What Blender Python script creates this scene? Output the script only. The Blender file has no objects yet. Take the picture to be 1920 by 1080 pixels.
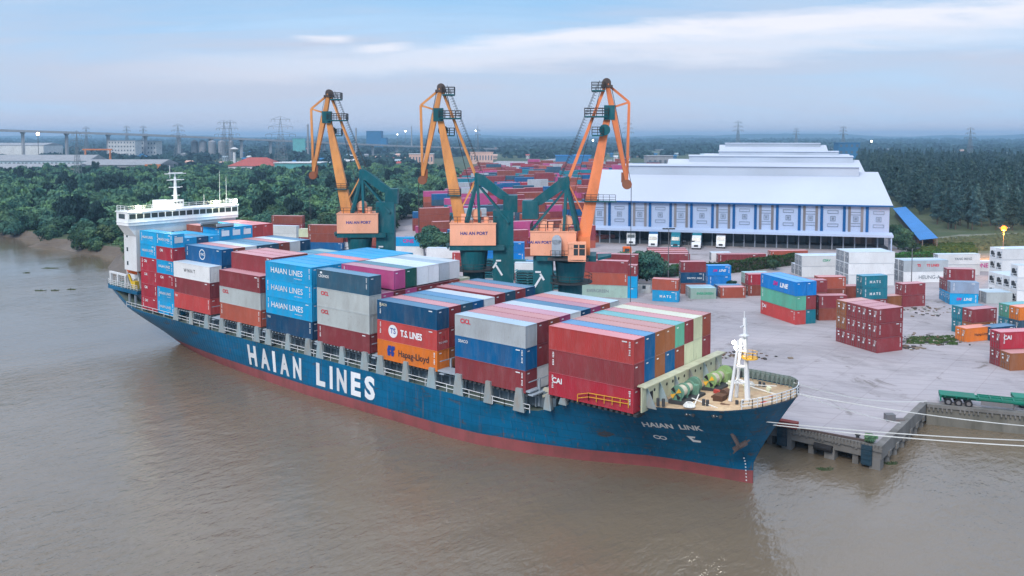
import bpy, math, random
import numpy as np
from math import sin, cos, pi, radians
D = bpy.data
S = bpy.context.scene
COL = S.collection
random.seed(7)
# ---------------------------------------------------------------- camera
# frame: X runs along the ship towards her bow, Y from river to land, Z up from the river datum
YAW, PITCH, FPX, CYP = 0.6777325, 0.0599200, 1603.27, 352.66
CX, CY, CZ = 50.165, -84.765, 41.9
cam_d = D.cameras.new('camera'); cam = D.objects.new('camera', cam_d); COL.objects.link(cam)
cam.location = (CX, CY, CZ); cam.rotation_euler = (pi / 2 - PITCH, 0, YAW)
cam_d.sensor_width = 36; cam_d.lens = 36 * FPX / 1920; cam_d.shift_y = -(540 - CYP) / 1920
cam_d.clip_start = 0.5; cam_d.clip_end = 40000
S.camera = cam
S.render.resolution_x = 1024; S.render.resolution_y = 576
S.view_settings.view_transform = 'Standard'; S.view_settings.look = 'None'
S.view_settings.exposure = 0.78; S.view_settings.gamma = 1
S.cycles.use_denoising = True
S.cycles.max_bounces = 6; S.cycles.transparent_max_bounces = 6; S.cycles.volume_bounces = 0
S.cycles.caustics_reflective = False; S.cycles.caustics_refractive = False
# ---------------------------------------------------------------- sky
SUN_EL, SUN_AZ = radians(42), radians(282)     # azimuth counted from +X towards +Y
W = D.worlds.new('World'); S.world = W; W.use_nodes = True
nt = W.node_tree; nt.nodes.clear()
def nd(t, kind, **kw):
    n = t.nodes.new(kind)
    for k, v in kw.items(): setattr(n, k, v)
    return n
def mixc(t, fac, a, b, mode='MIX'):
    m = nd(t, 'ShaderNodeMix', data_type='RGBA', blend_type=mode)
    for sock, v in ((m.inputs[0], fac), (m.inputs[6], a), (m.inputs[7], b)):
        if hasattr(v, 'links'): t.links.new(v, sock)
        elif isinstance(v, (int, float)): sock.default_value = v
        else: sock.default_value = (*v[:3], 1)
    return m.outputs[2]
def math_(t, op, a, b=0.0, c=0.0, clamp=False):
    m = nd(t, 'ShaderNodeMath', operation=op, use_clamp=clamp)
    for sock, v in zip(m.inputs, (a, b, c)):
        if hasattr(v, 'links'): t.links.new(v, sock)
        else: sock.default_value = v
    return m.outputs[0]
def ramp(t, fac, stops):
    r = nd(t, 'ShaderNodeValToRGB'); el = r.color_ramp.elements
    while len(el) < len(stops): el.new(0.5)
    for e, (p, c) in zip(el, stops):
        e.position = p; e.color = (c, c, c, 1) if isinstance(c, (int, float)) else (*c, 1)
    t.links.new(fac, r.inputs[0]); return r.outputs[0]
def noise(t, vec, scale, detail=4, rough=0.55, dist=0.0, out=0):
    n = nd(t, 'ShaderNodeTexNoise'); n.inputs['Scale'].default_value = scale
    n.inputs['Detail'].default_value = detail; n.inputs['Roughness'].default_value = rough
    n.inputs['Distortion'].default_value = dist
    if vec is not None: t.links.new(vec, n.inputs['Vector'])
    return n.outputs[out]
def mapping(t, vec, scale=(1, 1, 1), rot=(0, 0, 0), loc=(0, 0, 0)):
    m = nd(t, 'ShaderNodeMapping'); m.inputs['Scale'].default_value = scale
    m.inputs['Rotation'].default_value = rot; m.inputs['Location'].default_value = loc
    t.links.new(vec, m.inputs['Vector']); return m.outputs[0]
tc = nd(nt, 'ShaderNodeTexCoord')
sx = nd(nt, 'ShaderNodeSeparateXYZ'); nt.links.new(tc.outputs['Generated'], sx.inputs[0])
sky = nd(nt, 'ShaderNodeTexSky', sky_type='NISHITA', sun_disc=False, sun_elevation=SUN_EL,
         sun_rotation=pi / 2 - SUN_AZ, air_density=1.0, dust_density=2.0, altitude=40)
skyc = mixc(nt, 1.0, sky.outputs[0], (0.07, 0.07, 0.07), 'MULTIPLY')
base = ramp(nt, sx.outputs[2], [(0.0, (.42, .42, .50)), (0.03, (.355, .42, .54)), (0.06, (.325, .42, .555)), (0.11, (.30, .42, .575)), (0.16, (.27, .40, .56)), (0.24, (.58, .67, .88)), (0.45, (.78, .85, 1.02)), (1.0, (.84, .89, 1.02))])
zz = math_(nt, 'ADD', sx.outputs[2], 0.08)
cb = nd(nt, 'ShaderNodeCombineXYZ')
nt.links.new(math_(nt, 'DIVIDE', sx.outputs[0], zz), cb.inputs[0]); nt.links.new(math_(nt, 'DIVIDE', sx.outputs[1], zz), cb.inputs[1])
plan = mapping(nt, cb.outputs[0], rot=(0, 0, -YAW - 0.15), scale=(0.55, 1.0, 1))
blue = ramp(nt, noise(nt, plan, 0.42, 5, 0.55, 0.4), [(0.47, 0.0), (0.66, 1.0)])
hi = ramp(nt, sx.outputs[2], [(0.05, 0.0), (0.14, 1.0)])
c1 = mixc(nt, math_(nt, 'MULTIPLY', math_(nt, 'MULTIPLY', blue, hi), 0.55), base, (.17, .35, .56))
plan2 = mapping(nt, cb.outputs[0], rot=(0, 0, -YAW - 0.35), scale=(0.28, 1.3, 1), loc=(3.1, 1.05, 0))
wisp = ramp(nt, noise(nt, plan2, 0.9, 7, 0.62, 0.6), [(0.56, 0.0), (0.72, 1.0)])
c2 = mixc(nt, math_(nt, 'MULTIPLY', math_(nt, 'MULTIPLY', wisp, hi), 0.5), c1, (.50, .52, .60))
# long white cloud streak low in the north-east, with a few torn shreds
fx_, rx_ = (-sin(YAW), cos(YAW)), (cos(YAW), sin(YAW))
def dotxy(v): return math_(nt, 'ADD', math_(nt, 'MULTIPLY', sx.outputs[0], v[0]), math_(nt, 'MULTIPLY', sx.outputs[1], v[1]))
fw_ = math_(nt, 'MAXIMUM', dotxy(fx_), 0.05); az_ = math_(nt, 'DIVIDE', dotxy(rx_), fw_); el_ = math_(nt, 'DIVIDE', sx.outputs[2], fw_)
cl = nd(nt, 'ShaderNodeCombineXYZ'); nt.links.new(az_, cl.inputs[0]); nt.links.new(el_, cl.inputs[1])
cn = noise(nt, mapping(nt, cl.outputs[0], scale=(5, 38, 1), rot=(0, 0, -.07)), 1.0, 7, .62, .3); cn2 = noise(nt, mapping(nt, cl.outputs[0], scale=(2.2, 14, 1), loc=(3.3, 0, 0)), 1.0, 5, .6, .4)
def streak(c0, slope, th0, thk, a0, a1, a2, a3, amp):
    ce = math_(nt, 'MULTIPLY_ADD', az_, slope, c0); th = math_(nt, 'MAXIMUM', math_(nt, 'MULTIPLY_ADD', az_, thk, th0), .002)
    d_ = math_(nt, 'DIVIDE', math_(nt, 'ABSOLUTE', math_(nt, 'SUBTRACT', el_, math_(nt, 'ADD', ce, math_(nt, 'MULTIPLY_ADD', cn2, .03, -.015)))), th)
    k_ = math_(nt, 'ADD', math_(nt, 'SUBTRACT', 1.0, d_), math_(nt, 'MULTIPLY_ADD', cn, 2.2, -1.1)); k_ = ramp(nt, k_, [(0.0, 0.0), (.75, 1.0)])
    az01 = math_(nt, 'ADD', az_, 0.75)
    w__ = ramp(nt, math_(nt, 'MULTIPLY', az01, .66), [((a0 + .75) * .66, 0.0), ((a1 + .75) * .66, 1.0), ((a2 + .75) * .66, 1.0), ((a3 + .75) * .66, 0.0)])
    return math_(nt, 'MULTIPLY', math_(nt, 'MULTIPLY', k_, w__), amp)
s1 = streak(.111, .068, .011, .018, -.09, .02, .70, .76, .9); s2 = streak(.122, .02, .006, 0, -.26, -.23, -.20, -.18, .8); s3 = streak(.118, .08, .007, 0, -.19, -.165, -.14, -.11, .7); s4 = streak(.096, .05, .024, .012, -.55, -.1, .5, .76, .55)
c2 = mixc(nt, math_(nt, 'MULTIPLY', ramp(nt, cn2, [(.40, 0.0), (.62, 1.0)]), math_(nt, 'MULTIPLY', ramp(nt, el_, [(.105, 0.0), (.15, 1.0)]), .85)), c2, (.20, .37, .57))
cn3 = noise(nt, mapping(nt, cl.outputs[0], scale=(1.6, 20, 1), loc=(9.1, 2.0, 0), rot=(0, 0, .03)), 1.0, 6, .6, .5); lowb = ramp(nt, el_, [(.0, 0.0), (.03, .8), (.12, .8), (.17, 0.2)])
c2 = mixc(nt, math_(nt, 'MULTIPLY', ramp(nt, cn3, [(.44, 0.0), (.64, 1.0)]), lowb), c2, (.37, .395, .485))
c2 = mixc(nt, math_(nt, 'MULTIPLY', ramp(nt, cn3, [(.34, .7), (.46, 0.0)]), lowb), c2, (.31, .46, .63))
for s_ in (s4, s1, s2, s3): c2 = mixc(nt, s_, c2, (.585, .58, .63))
c3 = mixc(nt, 0.92, skyc, c2)
bg = nd(nt, 'ShaderNodeBackground'); nt.links.new(c3, bg.inputs[0]); bg.inputs[1].default_value = 1.0
wo = nd(nt, 'ShaderNodeOutputWorld'); nt.links.new(bg.outputs[0], wo.inputs[0])
sl = D.lights.new('sun', 'SUN'); sl.energy = 1.5; sl.angle = radians(22); sl.color = (1.0, .95, .90)
so = D.objects.new('sun', sl); COL.objects.link(so)
so.rotation_euler = (pi / 2 - SUN_EL, 0, SUN_AZ + pi / 2)
# ---------------------------------------------------------------- helpers
def V(px, py, dist):
    """point seen at photo pixel (px, py), dist metres ahead of the camera"""
    X = (px - 960) / FPX; Y = -(py - CYP) / FPX
    f = cos(PITCH) + Y * sin(PITCH); u = -sin(PITCH) + Y * cos(PITCH)
    k = dist / f
    r, w = X * k, dist
    return (CX + r * cos(YAW) - w * sin(YAW), CY + r * sin(YAW) + w * cos(YAW), CZ + u * k)
def G(px, py, z=3.5):
    """point at height z seen at photo pixel"""
    X = (px - 960) / FPX; Y = -(py - CYP) / FPX
    f = cos(PITCH) + Y * sin(PITCH); u = -sin(PITCH) + Y * cos(PITCH)
    k = (z - CZ) / u
    return (CX + X * k * cos(YAW) - f * k * sin(YAW), CY + X * k * sin(YAW) + f * k * cos(YAW), z)
class MB:
    def __init__(s): s.v = []; s.f = []; s.m = []; s.k = 0
    def mat(s, k): s.k = k; return s
    def add(s, vs, fs):
        b = len(s.v); s.v += [tuple(p) for p in vs]; s.f += [tuple(i + b for i in f) for f in fs]; s.m += [s.k] * len(fs); return s
    def box(s, c, d, rz=0.0):
        x, y, z = d[0] / 2, d[1] / 2, d[2] / 2; ca, sa = cos(rz), sin(rz)
        vs = [(c[0] + a * x * ca - b * y * sa, c[1] + a * x * sa + b * y * ca, c[2] + e * z) for e in (-1, 1) for a, b in ((-1, -1), (1, -1), (1, 1), (-1, 1))]
        return s.add(vs, [(0, 3, 2, 1), (4, 5, 6, 7), (0, 1, 5, 4), (1, 2, 6, 5), (2, 3, 7, 6), (3, 0, 4, 7)])
    def bx(s, x0, x1, y0, y1, z0, z1): return s.box(((x0 + x1) / 2, (y0 + y1) / 2, (z0 + z1) / 2), (x1 - x0, y1 - y0, z1 - z0))
    def bar(s, p, q, w=0.1, h=None, w2=None, h2=None):
        h = w if h is None else h; w2 = w if w2 is None else w2; h2 = h if h2 is None else h2
        p = np.array(p, float); q = np.array(q, float); d = q - p; L = np.linalg.norm(d)
        if L < 1e-6: return s
        d /= L; up = np.array((0, 0, 1.)) if abs(d[2]) < 0.98 else np.array((1., 0, 0))
        a = np.cross(d, up); a /= np.linalg.norm(a); b = np.cross(a, d)
        vs = []
        for o, ww, hh in ((p, w, h), (q, w2, h2)):
            for i, j in ((-1, -1), (1, -1), (1, 1), (-1, 1)): vs.append(o + a * i * ww / 2 + b * j * hh / 2)
        return s.add(vs, [(0, 1, 2, 3), (7, 6, 5, 4), (0, 4, 5, 1), (1, 5, 6, 2), (2, 6, 7, 3), (3, 7, 4, 0)])
    def cyl(s, p, q, r0, r1=None, n=12, cap=True):
        r1 = r0 if r1 is None else r1
        p = np.array(p, float); q = np.array(q, float); d = q - p; d /= np.linalg.norm(d)
        up = np.array((0, 0, 1.)) if abs(d[2]) < 0.9 else np.array((1., 0, 0))
        a = np.cross(d, up); a /= np.linalg.norm(a); b = np.cross(d, a)
        vs = [o + r * (a * cos(2 * pi * i / n) + b * sin(2 * pi * i / n)) for o, r in ((p, r0), (q, r1)) for i in range(n)]
        fs = [(i, i + n, (i + 1) % n + n, (i + 1) % n) for i in range(n)]
        if cap: fs += [tuple(range(n)), tuple(range(2 * n - 1, n - 1, -1))]
        return s.add(vs, fs)
    def poly(s, pts, d):
        """prism: polygon pts extruded by vector d"""
        n = len(pts); d = np.array(d, float)
        vs = [tuple(p) for p in pts] + [tuple(np.array(p) + d) for p in pts]
        return s.add(vs, [tuple(range(n - 1, -1, -1)), tuple(range(n, 2 * n))] + [(i, (i + 1) % n, (i + 1) % n + n, i + n) for i in range(n)])
    def mesh(s, name, mats):
        me = D.meshes.new(name); me.from_pydata(s.v, [], s.f)
        for m in mats: me.materials.append(m)
        if len(mats) > 1: me.polygons.foreach_set('material_index', s.m)
        me.update(); return me
    def build(s, name, mats, parent=None, loc=(0, 0, 0), rz=0.0, smooth=False):
        mats = mats if isinstance(mats, (list, tuple)) else [mats]
        me = s.mesh(name, mats)
        if smooth: me.shade_smooth()
        return put(name, me, parent, loc, rz)
def put(name, me, parent=None, loc=(0, 0, 0), rz=0.0, mat=None, scale=None):
    o = D.objects.new(name, me); COL.objects.link(o); o.parent = parent; o.location = loc; o.rotation_euler = (0, 0, rz)
    if scale: o.scale = scale
    if mat:
        for i, sl_ in enumerate(o.material_slots):
            if i == 0: sl_.link = 'OBJECT'; sl_.material = mat
    return o
def tag(o, label=None, cat=None, group=None, kind=None):
    if label: o['label'] = label
    if cat: o['category'] = cat
    if group: o['group'] = group
    if kind: o['kind'] = kind
    return o
def empty(name, loc, rz=0.0, label=None, cat=None, group=None):
    o = D.objects.new(name, None); COL.objects.link(o); o.location = loc; o.rotation_euler = (0, 0, rz); o.empty_display_size = 0.5
    return tag(o, label, cat, group)
def copy_tree(o, parent=None):
    c = o.copy(); COL.objects.link(c); c.parent = parent
    for ch in o.children: copy_tree(ch, c)
    return c
ORD = ['first', 'second', 'third', 'fourth', 'fifth', 'sixth', 'seventh', 'eighth', 'ninth', 'tenth', 'eleventh', 'twelfth', 'thirteenth', 'fourteenth', 'fifteenth', 'sixteenth', 'seventeenth', 'eighteenth', 'nineteenth', 'twentieth']
# ---------------------------------------------------------------- materials
_M = {}
def paint(name, col, rough=0.55, dirt=0.25, dcol=(.16, .12, .10), scale=0.6, metal=0.0, streak=True, var=0.12, spec=0.18, coord='Object'):
    if name in _M: return _M[name]
    m = D.materials.new(name); m.use_nodes = True; t = m.node_tree; b = t.nodes['Principled BSDF']
    c = nd(t, 'ShaderNodeTexCoord').outputs[coord]
    oi = nd(t, 'ShaderNodeObjectInfo')
    vv = nd(t, 'ShaderNodeVectorMath', operation='ADD'); t.links.new(c, vv.inputs[0])
    rr = nd(t, 'ShaderNodeVectorMath', operation='SCALE'); rr.inputs[0].default_value = (31, 17, 43); t.links.new(oi.outputs['Random'], rr.inputs['Scale']); t.links.new(rr.outputs[0], vv.inputs[1])
    v = vv.outputs[0]
    n1 = noise(t, mapping(t, v, scale=(1, 1, 0.35) if streak else (1, 1, 1)), scale, 6, 0.65)
    f = ramp(t, n1, [(0.42, 0.0), (0.75, 1.0)])
    k = math_(t, 'MULTIPLY', f, dirt)
    br = math_(t, 'MULTIPLY_ADD', oi.outputs['Random'], 2 * var, 1 - var)
    big = noise(t, v, scale * 0.25, 2, 0.5)
    br2 = math_(t, 'MULTIPLY', br, math_(t, 'MULTIPLY_ADD', big, 0.4, 0.8))
    colr = nd(t, 'ShaderNodeCombineColor')
    for i in range(3): t.links.new(math_(t, 'MULTIPLY', br2, col[i]), colr.inputs[i])
    if name.startswith(('container_', 'yellow_', 'red_o', 'peach', 'teal_steel', 'white_paint')):
        fd = ramp(t, noise(t, mapping(t, v, scale=(.7, .7, .25), loc=(5, 2, 8)), 1.3, 5, .7), [(.48, 0.0), (.72, .32)]); base_c = mixc(t, fd, colr.outputs[0], tuple(min(1, a * .75 + .14) for a in col))
        sp_ = ramp(t, noise(t, mapping(t, v, scale=(1, 1, .45), loc=(1, 7, 3)), 4.0, 4, .7), [(.64, 0.0), (.72, .7)]); base_c = mixc(t, sp_, base_c, (.13, .065, .04))
    else: base_c = colr.outputs[0]
    t.links.new(mixc(t, k, base_c, dcol), b.inputs['Base Color'])
    t.links.new(math_(t, 'MULTIPLY_ADD', n1, 0.3, rough - 0.12), b.inputs['Roughness'])
    b.inputs['Metallic'].default_value = metal; b.inputs['Specular IOR Level'].default_value = spec
    _M[name] = m; return m
def emit(name, col, strength):
    m = D.materials.new(name); m.use_nodes = True; b = m.node_tree.nodes['Principled BSDF']
    b.inputs['Base Color'].default_value = (*col, 1); b.inputs['Emission Color'].default_value = (*col, 1); b.inputs['Emission Strength'].default_value = strength
    return m
PAL = {'maroon': (.25, .042, .050), 'brown': (.27, .068, .044), 'rust red': (.40, .095, .060), 'red': (.47, .060, .058), 'crimson': (.39, .028, .048),
       'cyan': (.002, .34, .64), 'blue': (.002, .105, .27), 'bright blue': (.002, .22, .62), 'navy': (.003, .068, .160), 'slate': (.030, .095, .150), 'teal': (.010, .20, .27),
       'white': (.70, .71, .72), 'grey': (.42, .46, .49), 'pale grey': (.48, .52, .52), 'cream': (.62, .66, .46), 'green': (.10, .36, .26), 'dark green': (.008, .085, .065),
       'pink': (.46, .075, .22), 'orange': (.78, .21, .025), 'ochre': (.29, .105, .040), 'pale green': (.36, .50, .44), 'sky blue': (.28, .36, .48)}
PINK = (.60, .40, .40)
def cm(col): return paint('container_' + col.replace(' ', '_'), PAL[col], 0.55, 0.12 if col == 'white' else 0.26, (.13, .08, .065), 0.55)
def rm(col):  # roof tone paler than walls: dust, plus sky light mixed into the colour
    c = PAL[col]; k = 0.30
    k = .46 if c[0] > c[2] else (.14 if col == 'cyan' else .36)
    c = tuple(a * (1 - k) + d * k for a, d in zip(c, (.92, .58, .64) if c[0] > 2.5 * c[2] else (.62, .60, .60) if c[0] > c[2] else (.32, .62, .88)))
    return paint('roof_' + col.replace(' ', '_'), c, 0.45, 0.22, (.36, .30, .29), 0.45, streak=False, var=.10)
M_white = paint('white_paint', (.74, .76, .78), .45, .18, (.35, .28, .2)); M_grey = paint('grey_blue_paint', (.34, .40, .46), .5, .3)
M_dark = paint('dark_steel', (.045, .05, .055), .6, .2); M_black = paint('black_rubber', (.02, .02, .022), .8, .1)
M_rod = paint('steel_rod', (.17, .17, .18), .5, .4, (.2, .1, .06)); M_teal = paint('teal_steel', (.005, .105, .130), .5, .35, (.04, .05, .045), .5)
M_peach = paint('peach_orange_paint', (.92, .43, .27), .5, .2, (.35, .13, .06), .5); M_boom = paint('yellow_orange_paint', (.76, .32, .10), .5, .55, (.30, .12, .06), .7)
M_boom3 = paint('red_orange_paint', (.80, .24, .095), .5, .5, (.30, .11, .06), .7); M_glass = paint('dark_glass', (.03, .045, .05), .12, .0, spec=.6); M_conc = paint('weathered_concrete', (.22, .21, .20), .9, .7, (.07, .065, .055), .35)
M_mark = paint('white_lettering', (.72, .74, .76), .6, .15, streak=True); M_rope = paint('rope', (.75, .75, .72), .8, .1); M_roof = paint('metal_roof_white', (.50, .54, .63), .4, .3, (.44, .47, .52), .09, streak=False, var=.03)
M_wall = paint('white_wall_panel', (.40, .49, .66), .5, .12, (.4, .4, .42), .1); M_bluet = paint('blue_trim', (.004, .09, .27), .45, .15)
M_greenw = paint('pale_green_paint', (.12, .27, .20), .45, .4, (.2, .1, .05)); M_lime = paint('lime_paint', (.22, .35, .15), .45, .3, (.2, .1, .05))
# ---------------------------------------------------------------- river, land, yard
WL = 0.6
def water_mat():
    m = D.materials.new('muddy_water'); m.use_nodes = True; t = m.node_tree; b = t.nodes['Principled BSDF']
    c = nd(t, 'ShaderNodeTexCoord').outputs['Object']
    big = noise(t, mapping(t, c, scale=(1, 1, 1), rot=(0, 0, .5)), 0.012, 4, 0.55, 1.2)
    col = mixc(t, ramp(t, big, [(0.35, 0.0), (0.65, 1.0)]), (.150, .116, .078), (.195, .152, .106))
    t.links.new(col, b.inputs['Base Color'])
    b.inputs['Roughness'].default_value = 0.06; b.inputs['IOR'].default_value = 1.52; b.inputs['Specular IOR Level'].default_value = 0.5
    w1 = noise(t, mapping(t, c, scale=(1, 0.55, 1), rot=(0, 0, 1.0)), 0.75, 4, 0.62, 0.3)
    w2 = noise(t, mapping(t, c, scale=(1, 0.6, 1), rot=(0, 0, 0.4)), 0.16, 3, 0.5, 0.5)
    calm = ramp(t, noise(t, mapping(t, c, scale=(1, .45, 1), rot=(0, 0, .8)), 0.022, 3, 0.5, 0.8), [(0.36, 0.30), (0.62, 1.0)])
    w3 = noise(t, mapping(t, c, scale=(1, 0.4, 1), rot=(0, 0, .75)), 2.2, 3, .6, .2)
    gx_ = nd(t, 'ShaderNodeSeparateXYZ'); t.links.new(c, gx_.inputs[0])
    sh_ = math_(t, 'ADD', math_(t, 'MULTIPLY', gx_.outputs[0], .72), math_(t, 'MULTIPLY', gx_.outputs[1], -.2))
    lee = ramp(t, math_(t, 'ADD', math_(t, 'MULTIPLY_ADD', sh_, .0085, .95), math_(t, 'MULTIPLY', big, .35)), [(.32, .30), (.62, 1.0)])
    h = math_(t, 'ADD', math_(t, 'ADD', math_(t, 'MULTIPLY', w1, 0.60), math_(t, 'MULTIPLY', w3, .22)), math_(t, 'MULTIPLY', w2, 0.9))
    bp = nd(t, 'ShaderNodeBump'); bp.inputs['Distance'].default_value = 0.55
    t.links.new(math_(t, 'MULTIPLY', math_(t, 'MULTIPLY', calm, lee), 0.95), bp.inputs['Strength']); t.links.new(h, bp.inputs['Height']); t.links.new(bp.outputs[0], b.inputs['Normal'])
    return m
FAR = 11000
mb = MB(); mb.add([(-FAR, -FAR, WL), (FAR, -FAR, WL), (FAR, FAR, WL), (-FAR, FAR, WL)], [(0, 1, 2, 3)])
tag(mb.build('river_water', water_mat()), 'wide muddy brown river with light ripples around the moored ship', 'river', kind='structure')
def ground_mat(name, cols, s, rough=0.95, bump=0.0):
    m = D.materials.new(name); m.use_nodes = True; t = m.node_tree; b = t.nodes['Principled BSDF']
    c = nd(t, 'ShaderNodeTexCoord').outputs['Object']
    n = noise(t, c, s, 8, 0.62, 0.4); n2 = noise(t, c, s * 9, 6, 0.7); n3 = noise(t, mapping(t, c, scale=(1, 5, 1), rot=(0, 0, .75)), s * 1.6, 5, .6, .6)
    col = mixc(t, ramp(t, n, [(0.35, 0.0), (0.65, 1.0)]), cols[0], cols[1])
    col = mixc(t, ramp(t, n2, [(0.52, 0.0), (0.75, 0.75)]), col, cols[2])
    col = mixc(t, ramp(t, n3, [(0.58, 0.0), (0.72, 0.6)]), col, cols[3])
    t.links.new(col, b.inputs['Base Color']); b.inputs['Roughness'].default_value = rough; b.inputs['Specular IOR Level'].default_value = 0.2
    if bump:
        bp = nd(t, 'ShaderNodeBump'); bp.inputs['Distance'].default_value = bump; bp.inputs['Strength'].default_value = .6; t.links.new(n2, bp.inputs['Height']); t.links.new(bp.outputs[0], b.inputs['Normal'])
    return m
M_land = ground_mat('river_plain', [(.045, .075, .035), (.10, .115, .060), (.17, .16, .12), (.06, .09, .045)], 0.004)
M_mud = ground_mat('mud_bank', [(.11, .085, .065), (.15, .12, .095), (.08, .065, .05), (.13, .11, .085)], 0.12, 0.6, 0.2)
shore = [(-150, 27), (-176, 31), (-216, 48), (-238, 61), (-258, 58), (-281, 60), (-290, 56), (-300, 69), (-320, 62), (-345, 62), (-420, 50), (-700, 40), (-2500, -250), (-FAR, -2500)]
land = [(19, 46.9), (19, 27)] + shore + [(-FAR, FAR), (FAR, FAR), (FAR, 3300), (200, 103), (80, 65.2), (33.2, 51.1), (20.8, 46.9)]
mb = MB(); n = len(land)
mb.add([(x, y, 3.46) for x, y in land], [tuple(range(n - 1, -1, -1))])
o = mb.build('land_ground', M_land); tag(o, 'flat green and brown river plain reaching to the horizon', 'ground', kind='structure')
mb = MB()   # mud slope of the natural bank
out = [(-150, 25.5), (-178, 26), (-219, 44), (-240, 57), (-260, 53), (-283, 55), (-293, 49), (-304, 63), (-322, 57), (-347, 57), (-424, 44), (-700, 28), (-2500, -290), (-FAR, -2600)]
vs = []
for (a, b_), (c, d) in zip(shore, out): vs += [(a, b_, 3.45), ((a * 2 + c) / 3, (b_ * 2 + d) / 3, 1.9), (c, d, .2)]
fs = []
for i in range(len(shore) - 1): fs += [(3 * i, 3 * i + 1, 3 * i + 4, 3 * i + 3), (3 * i + 1, 3 * i + 2, 3 * i + 5, 3 * i + 4)]
mb.add(vs, fs); tag(mb.build('mud_bank', M_mud), 'bare brown mud bank between the river and the green wood', 'river bank', kind='structure')
def pave_mat():
    m = D.materials.new('yard_pavement'); m.use_nodes = True; t = m.node_tree; b = t.nodes['Principled BSDF']
    c = nd(t, 'ShaderNodeTexCoord').outputs['Object']
    a = noise(t, c, 0.035, 6, 0.6, 0.6); d = noise(t, c, 0.5, 7, 0.7); e = noise(t, mapping(t, c, scale=(.25, 2.2, 1), rot=(0, 0, -.62)), 0.16, 7, .68, .5)
    g_ = noise(t, mapping(t, c, loc=(40, 9, 0)), 0.11, 8, .72, .8)
    col = mixc(t, ramp(t, a, [(0.38, 0.0), (0.62, 1.0)]), (.43, .39, .405), (.36, .33, .35))
    col = mixc(t, ramp(t, e, [(0.52, 0.0), (0.74, 0.5)]), col, (.255, .235, .235))
    col = mixc(t, ramp(t, d, [(0.58, 0.0), (0.8, 0.7)]), col, (.47, .455, .46))
    col = mixc(t, ramp(t, g_, [(0.58, 0.0), (0.66, 0.85)]), col, (.17, .145, .13))
    g2_ = noise(t, mapping(t, c, loc=(11, 60, 0), scale=(1, 1.6, 1)), 0.05, 6, .7, 1.0); col = mixc(t, ramp(t, g2_, [(.50, 0.0), (.60, .55)]), col, (.27, .245, .25))
    tr = nd(t, 'ShaderNodeTexWave', wave_type='BANDS', bands_direction='Y'); tr.inputs['Scale'].default_value = .12; tr.inputs['Distortion'].default_value = 9; tr.inputs['Detail'].default_value = 2; tr.inputs['Detail Scale'].default_value = .25; t.links.new(mapping(t, c, rot=(0, 0, -.5)), tr.inputs['Vector'])
    col = mixc(t, math_(t, 'MULTIPLY', ramp(t, tr.outputs['Fac'], [(.93, 0.0), (.98, 1.0)]), .22), col, (.19, .175, .17))
    br = nd(t, 'ShaderNodeTexBrick'); br.offset = 0; br.inputs['Scale'].default_value = 0.16; br.inputs['Mortar Size'].default_value = 0.006
    br.inputs['Color1'].default_value = (1, 1, 1, 1); br.inputs['Color2'].default_value = (.95, .95, .95, 1); br.inputs['Mortar'].default_value = (.74, .72, .70, 1)
    br.inputs['Brick Width'].default_value = 1.0; br.inputs['Row Height'].default_value = 1.0
    t.links.new(c, br.inputs['Vector'])
    t.links.new(mixc(t, 1.0, col, br.outputs[0], 'MULTIPLY'), b.inputs['Base Color'])
    t.links.new(math_(t, 'MULTIPLY_ADD', a, -0.5, 1.0), b.inputs['Roughness']); b.inputs['Specular IOR Level'].default_value = .35
    bp = nd(t, 'ShaderNodeBump'); bp.inputs['Distance'].default_value = .05; bp.inputs['Strength'].default_value = .5; t.links.new(d, bp.inputs['Height']); t.links.new(bp.outputs[0], b.inputs['Normal'])
    return m
M_pave = pave_mat()
yard = [(20.3, 25.4), (-150, 25.4), (-176, 60), (-205, 112), (-300, 250), (-440, 420), (-820, 960), (-560, 1010), (-240, 520), (-118, 220), (-34, 260), (-18, 222), (2, 226), (40, 236), (130, 200), (200, 106), (80, 66.2), (33.2, 52.1), (20.3, 47.6)]
mb = MB(); mb.add([(x, y, 3.5) for x, y in yard], [tuple(range(len(yard) - 1, -1, -1))])
tag(mb.build('yard_pavement', M_pave), 'stained grey concrete pavement of the container yard', 'pavement', kind='structure')
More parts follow.
